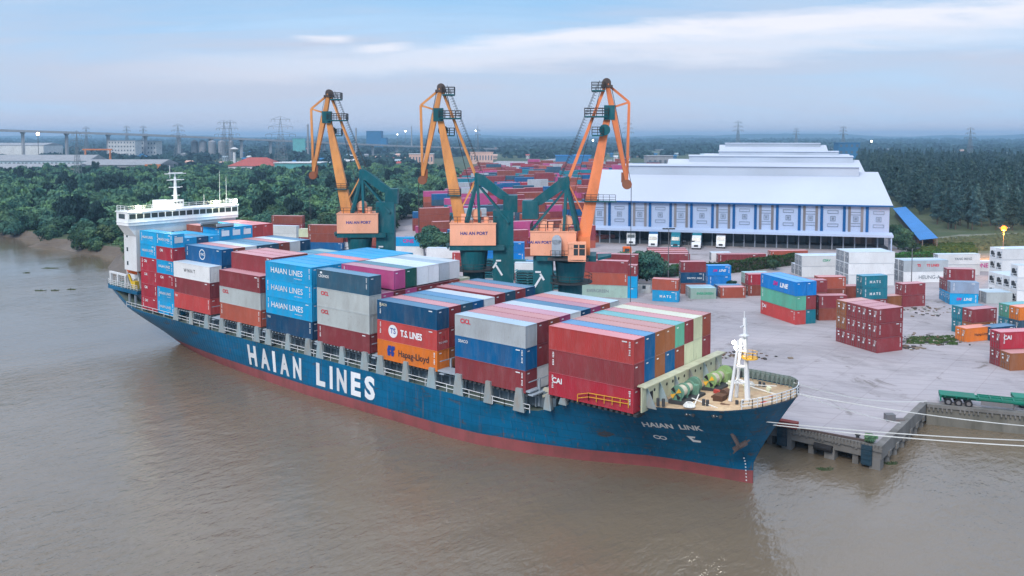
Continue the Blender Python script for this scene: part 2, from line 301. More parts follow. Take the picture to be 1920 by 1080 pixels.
# overgrown ground beyond the right hand reefer stacks, path beside warehouse
M_scrub = ground_mat('rough_ground', [(.10, .12, .06), (.30, .28, .27), (.38, .36, .37), (.07, .10, .04)], 0.06)
pts = [G(1735, 470), G(1700, 452), G(1800, 440), G(1930, 436), G(1990, 450), G(1990, 492), G(1840, 490), G(1770, 488)]
mb = MB(); mb.add([(x, y, 3.52) for x, y, z in pts], [tuple(range(len(pts)))])
tag(mb.build('rough_ground', M_scrub), 'stony rough ground with weeds beyond the white reefers', 'ground', kind='structure')
def weeds(name, region, nq, lab, hmin=.15, hmax=.6, seed=3, col=None):
    rng = np.random.default_rng(seed); P = []
    (x0, y0), (x1, y1), (x2, y2), (x3, y3) = region
    a = rng.random(nq); b = rng.random(nq); keep = np.sin(a * 17 + seed) * np.sin(b * 13) + rng.random(nq) * 1.2 > .35
    a, b = a[keep], b[keep]; n_ = len(a)
    X = (x0 * (1 - a) + x1 * a) * (1 - b) + (x3 * (1 - a) + x2 * a) * b; Y = (y0 * (1 - a) + y1 * a) * (1 - b) + (y3 * (1 - a) + y2 * a) * b
    h = rng.uniform(hmin, hmax, n_); an = rng.uniform(0, pi, n_); w = h * .6; l = rng.normal(0, .3, n_) * h
    dx, dy = np.cos(an) * w, np.sin(an) * w; vs = np.zeros((n_, 4, 3))
    vs[:, 0] = np.stack([X - dx, Y - dy, 0 * X + 3.5], 1); vs[:, 1] = np.stack([X + dx, Y + dy, 0 * X + 3.5], 1)
    vs[:, 2] = np.stack([X + dx * .7 + l, Y + dy * .7, 3.5 + h], 1); vs[:, 3] = np.stack([X - dx * .7 + l, Y - dy * .7, 3.5 + h * .9], 1)
    me = quadmesh(name, vs.reshape(-1, 3)); me.materials.append(col); o_ = put(name, me); tag(o_, lab, 'weeds', kind='stuff'); return o_
def quadmesh(name, v):
    nv = len(v); me = D.meshes.new(name); me.vertices.add(nv); me.vertices.foreach_set('co', np.ascontiguousarray(v, dtype=np.float32).ravel())
    me.loops.add(nv); me.loops.foreach_set('vertex_index', np.arange(nv, dtype=np.int32)); me.polygons.add(nv // 4)
    me.polygons.foreach_set('loop_start', np.arange(0, nv, 4, dtype=np.int32)); me.update(); me.validate(); return me
M_float = paint('floating_weed', (.05, .075, .03), .9, .4)
for i, (px_, s_, lab) in enumerate((((95, 503), 2.2, 'largest floating weed clump on the river left of the stern'), ((50, 512), 1.0, 'small floating weed clump near the left edge of the river'), ((75, 545), 1.2, 'floating weed clump left of the pair below the big one'), ((103, 545), .9, 'round floating weed clump in the middle of the row'), ((133, 543), 1.0, 'floating weed clump nearest the ship stern'), ((1548, 881), .8, 'green floating weed clump in front of the quay piles'), ((1670, 870), .7, 'floating weed clump at the foot of the quay corner'))):
    g_ = G(*px_, WL); rng_ = random.Random(i); mb = MB(); mb.poly([(s_ * 1.15 * cos(q_ * pi / 7) * rng_.uniform(.8, 1.1), s_ * .42 * sin(q_ * pi / 7) * rng_.uniform(.8, 1.1), -.08) for q_ in range(14)], (0, 0, .12))
    for k in range(40):
        x, y = max(-s_, min(s_, rng_.gauss(0, s_ * .6))), max(-s_ * .33, min(s_ * .33, rng_.gauss(0, s_ * .2))); a_ = rng_.random() * 3; l_ = rng_.uniform(.15, .45) * min(s_, 1.4); mb.bar((x, y, .0), (x + l_ * cos(a_), y + l_ * sin(a_), rng_.uniform(.02, .28)), .12, .05)
    tag(mb.build('weed_clump', M_float, None, (g_[0], g_[1], WL), YAW), lab, 'floating weed', 'weed clumps floating on the river')
# ---------------------------------------------------------------- quay and its walls
q = empty('quay', (20.8, 24.7, 3.5), 0, 'long concrete quay on piles with battered edge beam beside the ship', 'quay')
def qz(mbx, name, mat, **k): return mbx.build(name, mat, q, loc=(-20.8, -24.7, -3.5), **k)
mb = MB(); mb.bx(-150, 20.8, 24.7, 25.6, 1.9, 3.62); mb.bx(19.9, 20.8, 25.6, 46.9, 1.9, 3.62)
mb.bx(-150, 20.9, 24.5, 24.78, 2.9, 3.3)
rng = random.Random(5)
for i in range(46):
    x = 20.2 - i * .42; mb.bx(x, x + .22, 24.45, 24.72, 2.7 + rng.random() * .3, 3.66)
qz(mb, 'edge_beam', M_conc)
mb = MB(); mb.bx(-150, 20.0, 25.6, 46.9, 2.6, 3.44); qz(mb, 'deck_slab', M_conc)
for i in range(12):
    x = 20.1 - i * 5.6
    mb = MB(); mb.bx(x - .7, x + .6, 24.55, 26.0, -1.0, 2.1)
    if i < 4: mb.bx(x - 2.9, x - 2.2, 25.0, 26.0, -1, 1.9)
    qz(mb, 'pile', M_conc)
for i in range(6):
    y = 28.2 + i * 3.4; mb = MB(); mb.cyl((20.4, y, -1), (20.4, y, 2.2), .42, n=10); mb.bx(20.0, 20.95, y - .5, y + .5, 1.5, 2.2); qz(mb, 'pile', M_conc)
mb = MB(); mb.bx(-150, 16, 29, 29.4, -1, 2.6); mb.bx(15.6, 16, 29, 46.9, -1, 2.6); qz(mb, 'back_wall', M_conc)
for i, x in enumerate((19.2, 8.4, -3)):
    mb = MB(); mb.bx(x - .75, x + .55, 24.28, 24.5, 1.0, 3.5)
    for k in range(4): mb.bx(x - .75, x + .55, 24.2, 24.3, 1.15 + k * .6, 1.45 + k * .6)
    qz(mb, 'fender', paint('fender_blue', (.02, .05, .075), .7, .4))
mb = MB(); mb.cyl((12.6, 24.3, 2.0), (14.9, 24.3, 2.0), .45, n=14); qz(mb, 'fender', M_black)
for i in range(7):
    mb = MB(); x = 17.5 - i * 22; mb.cyl((x, 26, 3.5), (x, 26, 4.0), .22, .2, 10); mb.cyl((x, 26, 4.0), (x, 26, 4.18), .34, .34, 10); qz(mb, 'bollard', M_dark)
w = empty('river_wall', (20.8, 46.9, 3.5), 0, 'stone retaining wall with a pale cap along the river at right', 'wall')
mb = MB(); L = [(20.8, 46.9), (33.2, 51.1), (80, 65.2), (200, 103)]
M_stone = paint('mossy_stone', (.20, .19, .165), .95, .8, (.06, .06, .045), .5, streak=True)
for (a, b_), (c, d) in zip(L[:-1], L[1:]):
    ang = math.atan2(d - b_, c - a); ln = math.hypot(c - a, d - b_); nx, ny = sin(ang), -cos(ang)
    mb.box(((a + c) / 2 - nx * .3, (b_ + d) / 2 - ny * .3, 1.1), (ln, .9, 4.2), ang)
mb.build('wall_face', M_stone, w, loc=(-20.8, -46.9, -3.5))
mb = MB()
for (a, b_), (c, d) in zip(L[:-1], L[1:]):
    ang = math.atan2(d - b_, c - a); ln = math.hypot(c - a, d - b_); nx, ny = sin(ang), -cos(ang)
    mb.box(((a + c) / 2 - nx * .2, (b_ + d) / 2 - ny * .2, 3.4), (ln, 1.15, .42), ang)
    k = int(min(ln, 60) / .55)
    if a > 19:
        for i in range(k):
            s_ = (i + .5) / k * min(1, 60 / ln)
            if rng.random() < .8: mb.box((a + (c - a) * s_ + nx * .45, b_ + (d - b_) * s_ + ny * .45, 3.0), (.2, .3, .35), ang)
mb.build('wall_cap', M_conc, w, loc=(-20.8, -46.9, -3.5))
# ---------------------------------------------------------------- containers
def corr_mesh(L, H, col=None):
    """body with corrugated sides and front end; doors are at -x. origin: middle of the bottom"""
    W = 2.438; mb = MB(); p = .11; d = .06; hx = L / 2; hy = W / 2
    for sx in (-1, 1):
        for sy in (-1, 1): mb.bx(sx * hx - (p if sx > 0 else 0), sx * hx + (p if sx < 0 else 0), sy * hy - (p if sy > 0 else 0), sy * hy + (p if sy < 0 else 0), 0, H)
    for sy in (-1, 1):
        for z0, z1 in ((0.02, .16), (H - .10, H - .01)): mb.bx(-hx + p, hx - p, sy * hy - (.08 if sy > 0 else 0), sy * hy + (.08 if sy < 0 else 0), z0, z1)
    for sx in (-1, 1):
        for z0, z1 in ((0.02, .16), (H - .12, H - .01)): mb.bx(sx * hx - (.1 if sx > 0 else 0), sx * hx + (.1 if sx < 0 else 0), -hy + p, hy - p, z0, z1)
    def wall(a0, a1, fix, horiz, out):
        n = max(2, int(round((a1 - a0) / .278))); st = (a1 - a0) / n; pr = []
        for i in range(n):
            s0 = a0 + i * st
            pr += [(s0, 0), (s0 + st * .25, 0), (s0 + st * .5, d), (s0 + st * .75, d)]
        pr.append((a1, 0)); vs = []
        for a, o in pr:
            b = fix - out * (.012 + o)
            for z in (.16, H - .10): vs.append((a, b, z) if horiz else (b, a, z))
        fs = []
        for i in range(len(pr) - 1):
            f = (2 * i, 2 * i + 2, 2 * i + 3, 2 * i + 1); fs.append(f if (out < 0) == horiz else f[::-1])
        mb.add(vs, fs)
    wall(-hx + p, hx - p, -hy, True, -1); wall(-hx + p, hx - p, hy, True, 1); wall(-hy + p, hy - p, hx, False, 1)
    mb.bx(-hx + .1, hx - .1, -hy + .05, hy - .05, .05, .13)
    return mb.mesh('container_body', [cm('red')])
def roof_mesh(L, H):
    mb = MB(); hx = L / 2 - .03; hy = 1.16; n = int(L / .5); vs = []; 
    for i in range(n + 1):
        x = -hx + 2 * hx * i / n
        for k, z in ((0, H - .015), (.12, H - .045)): 
            xx = min(x + (.0 if k == 0 else 2 * hx / n * .5), hx); vs += [(xx, -hy, z), (xx, hy, z)]
    mb.add(vs, [(2 * i, 2 * i + 2, 2 * i + 3, 2 * i + 1)[::-1] for i in range(len(vs) // 2 - 1)])
    mb.bx(-hx, hx, -1.2, -1.14, H - .03, H + .004); mb.bx(-hx, hx, 1.14, 1.2, H - .03, H + .004); mb.bx(-L / 2 + .01, -hx + .2, -1.14, 1.14, H - .03, H + .003); mb.bx(hx - .2, L / 2 - .01, -1.14, 1.14, H - .03, H + .003)
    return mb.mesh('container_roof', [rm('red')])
def door_mesh(L, H, s):
    mb = MB(); x = -L / 2; y0, y1 = (0.01, 1.10) if s > 0 else (-1.10, -.01)
    mb.bx(x - .005, x + .05, y0, y1, .17, H - .13)
    for k in range(4): z = .3 + (H - .6) * k / 3; mb.bx(x - .03, x, y0 + .05, y1 - .05, z - .12, z + .12)
    return mb.mesh('door', [cm('red')])
def bars_mesh(L, H, s):
    mb = MB(); x = -L / 2 - .06
    for y in (.3, .8): mb.cyl((x, s * y, .1), (x, s * y, H - .08), .024, n=5); mb.bx(x - .03, x + .02, min(s * y, s * (y - .25)), max(s * y, s * (y - .25)), 1.1, 1.16)
    for y in (.3, .8):
        for z in (.4, H - .45): mb.bx(x - .02, x + .04, s * y - .07, s * y + .07, z - .05, z + .05)
    return mb.mesh('locking_bar', [M_rod])
def sticker_mesh(L, H):
    mb = MB(); x = -L / 2 - .036; r = random.Random(3)
    for y, z, w, h in ((-.75, H - .5, .5, .13), (-.72, H - .75, .4, .1), (-.7, H - .98, .45, .08), (-.55, H - 1.3, .3, .35), (.62, H - .55, .5, .2), (.5, H - 1.1, .35, .3)):
        mb.bx(x - .004, x, y - w / 2, y + w / 2, z - h / 2, z + h / 2)
    return mb.mesh('marking', [M_mark])
def codes_mesh(L, H, style):
    """small registration marks down the side and at the end"""
    mb = MB(); hy = -1.219 - .012; r = random.Random(style)
    xs = {0: (L / 2 - .55,), 1: (-L / 2 + .7,), 2: (L / 2 - .5, -L / 2 + .6)}[style % 3]
    for x in xs:
        for k in range(9):
            if k in (4,): continue
            z = H - .35 - k * .19; w = .09 + r.random() * .05; mb.bx(x - w, x + w, hy - .004, hy, z - .055, z + .055)
    if style > 2: mb.bx(L / 2 - 1.6, L / 2 - .9, hy - .004, hy, H - .42, H - .28)
    mb.bx(L / 2 + .002, L / 2 + .006, -.8, -.35, H - .5, H - .36)
    return mb.mesh('code_lettering', [M_mark])
def unit_mesh(L, H):
    mb = MB(); x = -L / 2
    mb.mat(0).bx(x - .01, x + .1, -1.1, 1.1, .15, H - .12)
    mb.mat(1).bx(x - .05, x, -.75, .75, .9, 1.55); mb.bx(x - .05, x, -.35, .75, 1.55, 1.95); mb.cyl((x - .09, .1, 1.75), (x - .01, .1, 1.75), .33, n=12); mb.bx(x - .06, x, -.9, .2, .45, .75)
    mb.mat(2).bx(x - .055, x, -.95, -.6, 1.8, 2.15); mb.bx(x - .055, x, .45, .9, .3, .7)
    return mb.mesh('cooling_unit', [cm('white'), M_dark, M_grey])
_T = {}
def text_mesh(s, bold=.0, sx=1.0, ital=False):
    key = (s, bold, sx, ital)
    if key in _T: return _T[key]
    cu = D.curves.new('lettering', 'FONT'); cu.body = s; cu.size = 1.0; cu.align_x = 'CENTER'; cu.align_y = 'CENTER'; cu.offset = bold; cu.resolution_u = 3
    if ital: cu.shear = .25
    ob = D.objects.new('tmp', cu); COL.objects.link(ob); bpy.context.view_layer.update()
    me = D.meshes.new_from_object(ob.evaluated_get(bpy.context.evaluated_depsgraph_get())); D.objects.remove(ob); D.curves.remove(cu)
    n = len(me.vertices); co = np.empty(n * 3, np.float32); me.vertices.foreach_get('co', co); co = co.reshape(-1, 3); co[:, 0] *= sx
    co[:, 2] = -co[:, 1] if False else co[:, 1]; co[:, 1] = 0
    me.vertices.foreach_set('co', co.ravel()); me.update(); me.name = 'lettering'
    _T[key] = me; return me
def letter(parent, s, mat, loc, size, rz=0.0, bold=.01, sx=1.0, ital=False, name='lettering', tilt=None):
    me = text_mesh(s, bold, sx, ital).copy(); me.materials.clear(); me.materials.append(mat)
    o = put(name, me, parent, loc, rz); o.scale = (size, size, size)
    if tilt: o.rotation_euler = (tilt, 0, rz)
    return o
M_dgrey = paint('weathered_door_grey', (.30, .34, .38), .6, .4)
_K = {}
def meshes(L, H):
    if (L, H) not in _K:
        _K[(L, H)] = dict(body=corr_mesh(L, H), roof=roof_mesh(L, H), d1=door_mesh(L, H, 1), d0=door_mesh(L, H, -1), b1=bars_mesh(L, H, 1), b0=bars_mesh(L, H, -1), st=sticker_mesh(L, H), unit=unit_mesh(L, H), codes=[codes_mesh(L, H, i) for i in range(6)])
    return _K[(L, H)]
ink = lambda n, c: paint('ink_' + n, c, .55, .12)
I_w = M_mark; I_r = ink('red', (.62, .03, .05)); I_b = ink('blue', (.015, .05, .25)); I_k = ink('black', (.03, .03, .04)); I_m = ink('magenta', (.55, .02, .25)); I_g = ink('green', (.06, .38, .22)); I_gr = ink('grey', (.22, .25, .28))
NCON = [0]
def container(loc, rz, L, H, col, label, group, logo=None, reefer=False, doors=True, codes=True, parent=None):
    """origin given at the middle of the bottom"""
    k = meshes(L, H); NCON[0] += 1
    r = empty('shipping_container', loc, rz, label, 'container', group)
    m = cm(col)
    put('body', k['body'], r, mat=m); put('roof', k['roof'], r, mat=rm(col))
    if reefer: put('cooling_unit', k['unit'], r)
    elif doors:
        for s, (dn, bn) in ((1, ('d1', 'b1')), (-1, ('d0', 'b0'))):
            d = put('door', k[dn], r, mat=m if col not in ('white', 'grey') else M_dgrey); put('locking_bar', k[bn], d)
        put('door_lettering', k['st'], r)
    if codes and col not in ('white', 'grey', 'pale grey', 'cream', 'pale green') : put('code_lettering', k['codes'][random.randrange(6)], r)
    if logo:
        for (s, mat, x, z, size, kw) in logo:
            if kw.get('end'): letter(r, s, mat, (L / 2 + .02, x, z), size, rz=pi / 2, **{a: b for a, b in kw.items() if a != 'end'})
            else: letter(r, s, mat, (x, -1.219 - .02, z), size, **kw)
    return r
def disc(parent, mat, x, z, r, y=-1.243, ring=None):
    mb = MB(); n = 20
    if ring: mb.add([(x + rr * cos(2 * pi * i / n), y, z + rr * sin(2 * pi * i / n)) for rr in (r, ring) for i in range(n)], [(i, (i + 1) % n, (i + 1) % n + n, i + n) for i in range(n)])
    else: mb.add([(x + r * cos(2 * pi * i / n), y, z + r * sin(2 * pi * i / n)) for i in range(n)], [tuple(range(n))])
    return mb.build('emblem', mat, parent)
def patch(parent, mat, x, z, w, h, y=-1.243, end=None, L=0):
    mb = MB()
    if end: mb.add([(end, x - w / 2, z - h / 2), (end, x + w / 2, z - h / 2), (end, x + w / 2, z + h / 2), (end, x - w / 2, z + h / 2)], [(0, 1, 2, 3)])
    else: mb.add([(x - w / 2, y, z - h / 2), (x + w / 2, y, z - h / 2), (x + w / 2, y, z + h / 2), (x - w / 2, y, z + h / 2)], [(0, 1, 2, 3)])
    return mb.build('label_panel', mat, parent)
# logos: (text, ink, x, z, size, options)
def LG(kind, L=12.19, H=2.9):
    z = H * .5
    return {'haian': [('HAIAN LINES', I_w, -.4, z + .1, 1.3, dict(bold=.006, sx=1.12)), ('www.haiants.vn', I_w, 2.6, z - .75, .32, {})],
            'haian20': [('HAIAN LINES', I_w, -.2, z + .1, .72, dict(bold=.012)), ('www.haiants.vn', I_w, 1.2, z - .45, .2, {})],
            'ccl': [('CICL', I_r, -L / 2 + 1.9, H - .8, .85, dict(bold=.03))],
            'tslines': [('T.S. LINES', I_w, 1.0, z, 1.3, dict(bold=.035, sx=.78)), ('TS', I_b, -2.75, z + .1, 1.1, dict(bold=.02)), ('TS', I_r, 0, z + .25, .6, dict(bold=.02, end=1)), ('T.S. LINES', I_w, 0, z - .4, .4, dict(bold=.02, end=1))],
            'hapag': [('Hapag-Lloyd', I_k, 1.4, z - .1, 1.3, dict(bold=.015, sx=.95))], 'hapag20': [('Hapag-Lloyd', I_k, .75, z, .68, dict(bold=.012))],
            'seacoc': [('SEACO', ink('cream', (.7, .65, .45)), -L / 2 + 1.3, H - .6, .5, dict(bold=.02))], 'seaco': [('SEACO', I_w, -L / 2 + 1.5, H - .65, .55, dict(bold=.02))],
            'cai': [('CAI', I_w, -L / 2 + 1.3, H - .95, .95, dict(bold=.03))], 'cai20': [('CAI', I_w, -L / 2 + 1.9, H - .7, .7, dict(bold=.03))],
            'wnnt': [('W N N T', I_k, -.6, z + .1, .95, dict(bold=.0))], 'cronos': [('CRONOS', I_w, -L / 2 + 1.7, H - 1.0, .6, dict(bold=.02))], 'tex': [('TEX', I_w, -L / 2 + .8, H - .6, .5, dict(bold=.02))],
            'cnc': [('CNC', I_w, -.3, z + .05, .62, dict(bold=.03))],
            'mats': [('M A T S', I_w, 0, z - .1, .8, dict(bold=.03))], 'ever': [('EVERGREEN', I_g, .4, z, .75, dict(bold=.03))], 'everw': [('EVERGREEN', I_gr, -1, z, 1.0, dict(bold=.01))],
            'pacific': [('PACIFIC ASIA', I_w, .3, z - .1, .62, dict(bold=.02))], 'smline': [('SM', I_m, -1.15, z, .85, dict(bold=.03, ital=True)), ('LINE', I_w, .75, z, .85, dict(bold=.03, ital=True))],
            'smline40': [('SM', I_m, -.9, z + .1, 1.2, dict(bold=.04, ital=True)), ('LINE', I_w, 2.0, z, 1.3, dict(bold=.04, ital=True))],
            'csav': [('CSAV', I_g, .8, z + .1, .9, dict(bold=.03, ital=True))], 'heung': [('HEUNG-A', I_gr, 1.0, z - .1, 1.35, dict(bold=.01))], 'tsgrey': [('TS LINES', I_r, 1.9, z + .1, .9, dict(bold=.03)), ('TS', I_r, -1.9, z + .1, .9, dict(bold=.05))],
            'one': [('ONE', I_m, 1.2, z + .2, 1.7, dict(bold=.02))], 'yang': [('YANG MING', I_gr, 1.2, z + .1, .9, dict(bold=.02))]}[kind]
# ---------------------------------------------------------------- the ship
LBL_SHIP = 'containers stowed on the moored container ship'
bay_fe = dict(A=0.0, B=-15.86, C=-31.41, D=-45.34, E=-58.84, F=-72.62, G=-87.9, H=-100.2)
BASE = {'A': 9.76, 'B': 9.15, 'C': 9.25, 'D': 9.55, 'E': 9.6, 'F': 9.68, 'G': 9.78}
BAYNO = {b: ORD[i] + ' bay from bow' for i, b in enumerate('ABCDEFGH')}
def stow(bay, col, tier, colour, z, note='', logo=None, L=12.19, H=2.9, du=0.0, extra=None, **kw):
    rowtxt = ORD[col] + ' row from the water'
    lab = f"{colour}{note} container, {rowtxt}, {ORD[tier]} tier up, {BAYNO[bay]}"
    r = container((bay_fe[bay] - L / 2 + du, col * 2.5 + 1.22, z), 0, L, H, colour, lab, LBL_SHIP, LG(logo, L, H) if logo else None, doors=True, **kw)
    if extra: extra(r)
    return r
def ts_emb(r): disc(r, I_w, -2.75, 1.55, .95, y=-1.236)
def hl_emb(r):
    mb = MB()
    for dx in (0, .75): mb.add([(-3.9 + dx, -1.24, .75), (-3.4 + dx, -1.24, .75), (-3.25 + dx, -1.24, 1.3), (-3.5 + dx, -1.24, 1.5), (-3.2 + dx, -1.24, 1.75), (-3.1 + dx, -1.24, 2.25), (-3.75 + dx, -1.24, 2.25), (-4.0 + dx, -1.24, 1.6)], [tuple(range(8))])
    mb.build('emblem', I_b, r)
def cnc_emb(r): disc(r, I_w, -.3, 1.48, 1.0, ring=.82)
def cr_emb(r): patch(r, I_w, -5.0, 2.45, .5, .3)
def lab_end(r): patch(r, I_w, 0, 1.45, 1.7, 1.1, end=6.06 / 2 + .03)
def lab_end40(r): patch(r, I_w, 0, 1.45, 1.7, 1.1, end=12.19 / 2 + .03)
T = 2.9
rows = {
 'A': [[(0, 'crimson', 'cai'), (1, 'maroon'), (2, 'red')], [(1, 'blue'), (2, 'blue')], [(1, 'ochre'), (2, 'ochre')], [(1, 'blue'), (2, 'ochre')], [(1, 'brown'), (2, 'green')], [(1, 'cream'), (2, 'maroon')], [(1, 'cream'), (2, 'cream')], [(0, 'brown'), (1, 'maroon'), (2, 'brown')]],
 'B': [[(0, 'maroon'), (1, 'blue', 'seaco'), (2, 'grey', 'ccl')], [(0, 'white'), (1, 'maroon'), (2, 'maroon')], [(1, 'brown'), (2, 'brown')], [(1, 'maroon'), (2, 'pink')], [(1, 'grey'), (2, 'white')], [(1, 'maroon'), (2, 'navy')], [(1, 'navy'), (2, 'pink')], [(1, 'brown'), (2, 'rust red')], [(1, 'white'), (2, 'pale grey')]],
 'C': [[(0, 'orange', 'hapag', hl_emb), (1, 'red', 'tslines', ts_emb), (2, 'navy', 'seacoc')], [(0, 'ochre'), (1, 'maroon'), (2, 'maroon')], [(2, 'slate')], [(2, 'blue')], [(2, 'white')], [(2.1, 'maroon')], [(2.1, 'slate')], [(2.1, 'maroon')], [(2.1, 'navy')]],
 'D': [[(0, 'maroon'), (1, 'pale grey', 'ccl'), (2, 'pale grey', 'ccl'), (3, 'slate', 'cronos', cr_emb)], [(0, 'brown'), (1, 'maroon'), (2, 'pink')], [(2, 'maroon'), (3.08, 'pink')], [(2, 'pink'), (3.08, 'dark green')], [(2, 'maroon'), (3.08, 'white')], [(2, 'maroon'), (3.08, 'white')], [(2, 'maroon'), (3.08, 'grey')], [(2, 'rust red'), (3.08, 'white')], [(2, 'cream')]],
 'E': [[(0, 'navy', 'tex'), (1, 'cyan', 'haian'), (2, 'cyan', 'haian'), (3, 'cyan', 'haian')], [(3, 'cyan')], [(3, 'cyan')], [(3, 'cyan')], [(3, 'red')], [(3, 'cyan')], [(3, 'cyan')], [(3, 'cyan')], [(3, 'cyan')]],
 'F': [[(0, 'rust red'), (1, 'pale grey', 'ccl'), (2, 'maroon')], [(2, 'maroon'), (3, 'maroon')], [(3, 'maroon')], [(3, 'brown')], [(2.5, 'teal')], [(2.5, 'slate')], [(2.5, 'slate')], [(2.5, 'teal')], [(2.5, 'pale green')]],
 'G': [[(0, 'red', 'ccl_w'), (1, 'maroon'), (2, 'white', 'wnnt')], [(2, 'blue'), (3, 'blue', 'cnc', cnc_emb)], [(3, 'brown')], [(3, 'white')], [(3, 'slate')], [(3, 'slate')], [(3, 'brown')], [(3, 'white')], [(3, 'navy')]],
}
for b, cols in rows.items():
    for c, stack_ in enumerate(cols):
        for it in stack_:
            t_, colr = it[0], it[1]; lg = it[2] if len(it) > 2 else None
            if lg == 'ccl_w': lg = 'tex'
            o = stow(b, c, int(t_), colr, BASE[b] + t_ * T, '', lg, extra=it[3] if len(it) > 3 else None)
            o['label'] = o['label'] if lg is None or lg in ('tex', 'wnnt') else o['label']
# aftmost bay: twenty foot boxes
HB = 'aftmost bay before the bridge'
def stow20(half, col, tier, colour, z, logo=None, extra=None, note=''):
    lab = f"{colour}{note} short container, {ORD[col]} row, {ORD[tier]} tier, {'aft' if half else 'forward'} half, aftmost bay"
    r = container((-100.2 - 3.03 - half * 6.1, col * 2.5 + 1.22, z), 0, 6.06, 2.59, colour, lab, LBL_SHIP, LG(logo, 6.06, 2.59) if logo else None)
    if extra: extra(r)
for half, cs in ((1, ['crimson'] * 4 + ['cyan'] * 2), (0, ['cyan', 'cyan', 'crimson', 'cyan', 'crimson', 'cyan'])):
    for i, c in enumerate(cs): stow20(half, 0, i, c, 7.9 + i * 2.6, 'haian20' if c == 'cyan' else 'cai20', lab_end if (half == 0 and i == 5) else None)
for c, colr in ((1, 'cyan'), (2, 'navy'), (3, 'cyan')):
    for half in (0, 1): stow20(half, c, 4, colr if half == 0 else 'cyan', 20.0)
    stow20(0, c, 3, 'maroon' if c == 1 else 'cyan', 17.4)
for c in (4, 5, 6):
    for tt in (4, 5):
        stow20(0, c, tt, 'cyan', 18.7 + (tt - 4) * 2.6, None, lab_end if tt == 5 else None)
    stow20(1, c, 5, 'brown' if c == 4 else 'cyan', 21.3)
for c in (7, 8):
    for half in (0, 1):
        stow20(half, c, 5, 'red', 21.3)
    stow20(0, c, 4, 'maroon', 18.7)
fr = empty('flat_rack', (-103.2, 11.3, 23.92), 0, 'folded grey flat rack lying on the cyan boxes before the bridge', 'flat rack')
mb = MB(); mb.bx(-2.9, 2.9, -1.9, 1.9, 0, .25)
for k in range(9): mb.bx(-2.9 + k * .7, -2.75 + k * .7, -1.9, 1.9, .25, .4)
mb.build('rack_deck', M_dark, fr)
for sx_ in (-1, 1): mb = MB(); mb.bx(sx_ * 2.8 - .15, sx_ * 2.8 + .15, -1.9, 1.9, .25, .75); mb.build('end_frame', M_grey, fr)
# hull form -----------------------------------------------------------------
HV = 11.0
def itp(x, xs, ys):
    return float(np.interp(x, xs, ys))
FW = ([0, .15, .35, .51, .71, .8, .95, 1], [11.4, 10.9, 8.9, 6.5, 2.6, 1.6, .5, .06])
FD = ([0, .49, .64, .787, .887, .942, .97, .99, 1], [11.4, 11.4, 10.6, 8.9, 7.4, 5.9, 4.2, 2.0, .06])
AW = ([0, .12, .25, .45, .7, 1], [5.0, 6.6, 8.0, 9.4, 10.5, 11.4]); AD = ([0, .04, .1, .2, 1], [10.6, 11.1, 11.4, 11.4, 11.4])
def ustem(z): return 10.0 if z < 3 else 10.0 + 5.1 * ((z - 3) / 9.1) ** 1.15
def ustern(z): return float(np.interp(z, [-1, 0, 3, 5, 7.3, 9, 11.3], [-105, -107, -110.5, -114.6, -119, -122.5, -127.1]))
def hb(u, z):
    if u >= -30:
        s_ = (u + 30) / (ustem(z) + 30); t_ = min(1, max(0, z / 11.0)); return itp(s_, *FW) * (1 - t_ ** 1.35) + itp(s_, *FD) * t_ ** 1.35
    if u <= -60:
        us = ustern(z); s_ = max(0, (u - us) / (-60 - us)); t_ = min(1, max(0, z / 7.2)); return itp(s_, *AW) * (1 - t_ ** .9) + itp(s_, *AD) * t_ ** .9
    return 11.4 if z > 1.2 else 11.4 - .25 * (1.2 - z)
def zdeck(u):
    return float(np.interp(u, [-127, -124.5, -122, -119, -90, -40, -15.5, -13.5, -8.5, -6, 0, 10, 15.2], [11.0, 9.4, 8.2, 7.6, 7.3, 7.0, 6.75, 7.2, 9.7, 10.25, 10.4, 11.2, 12.15]))
ship = empty('container_ship', (-50, 11, 0), 0, 'long blue container ship with red waterline moored at the quay', 'ship')
OFF = (50, -11, 0)
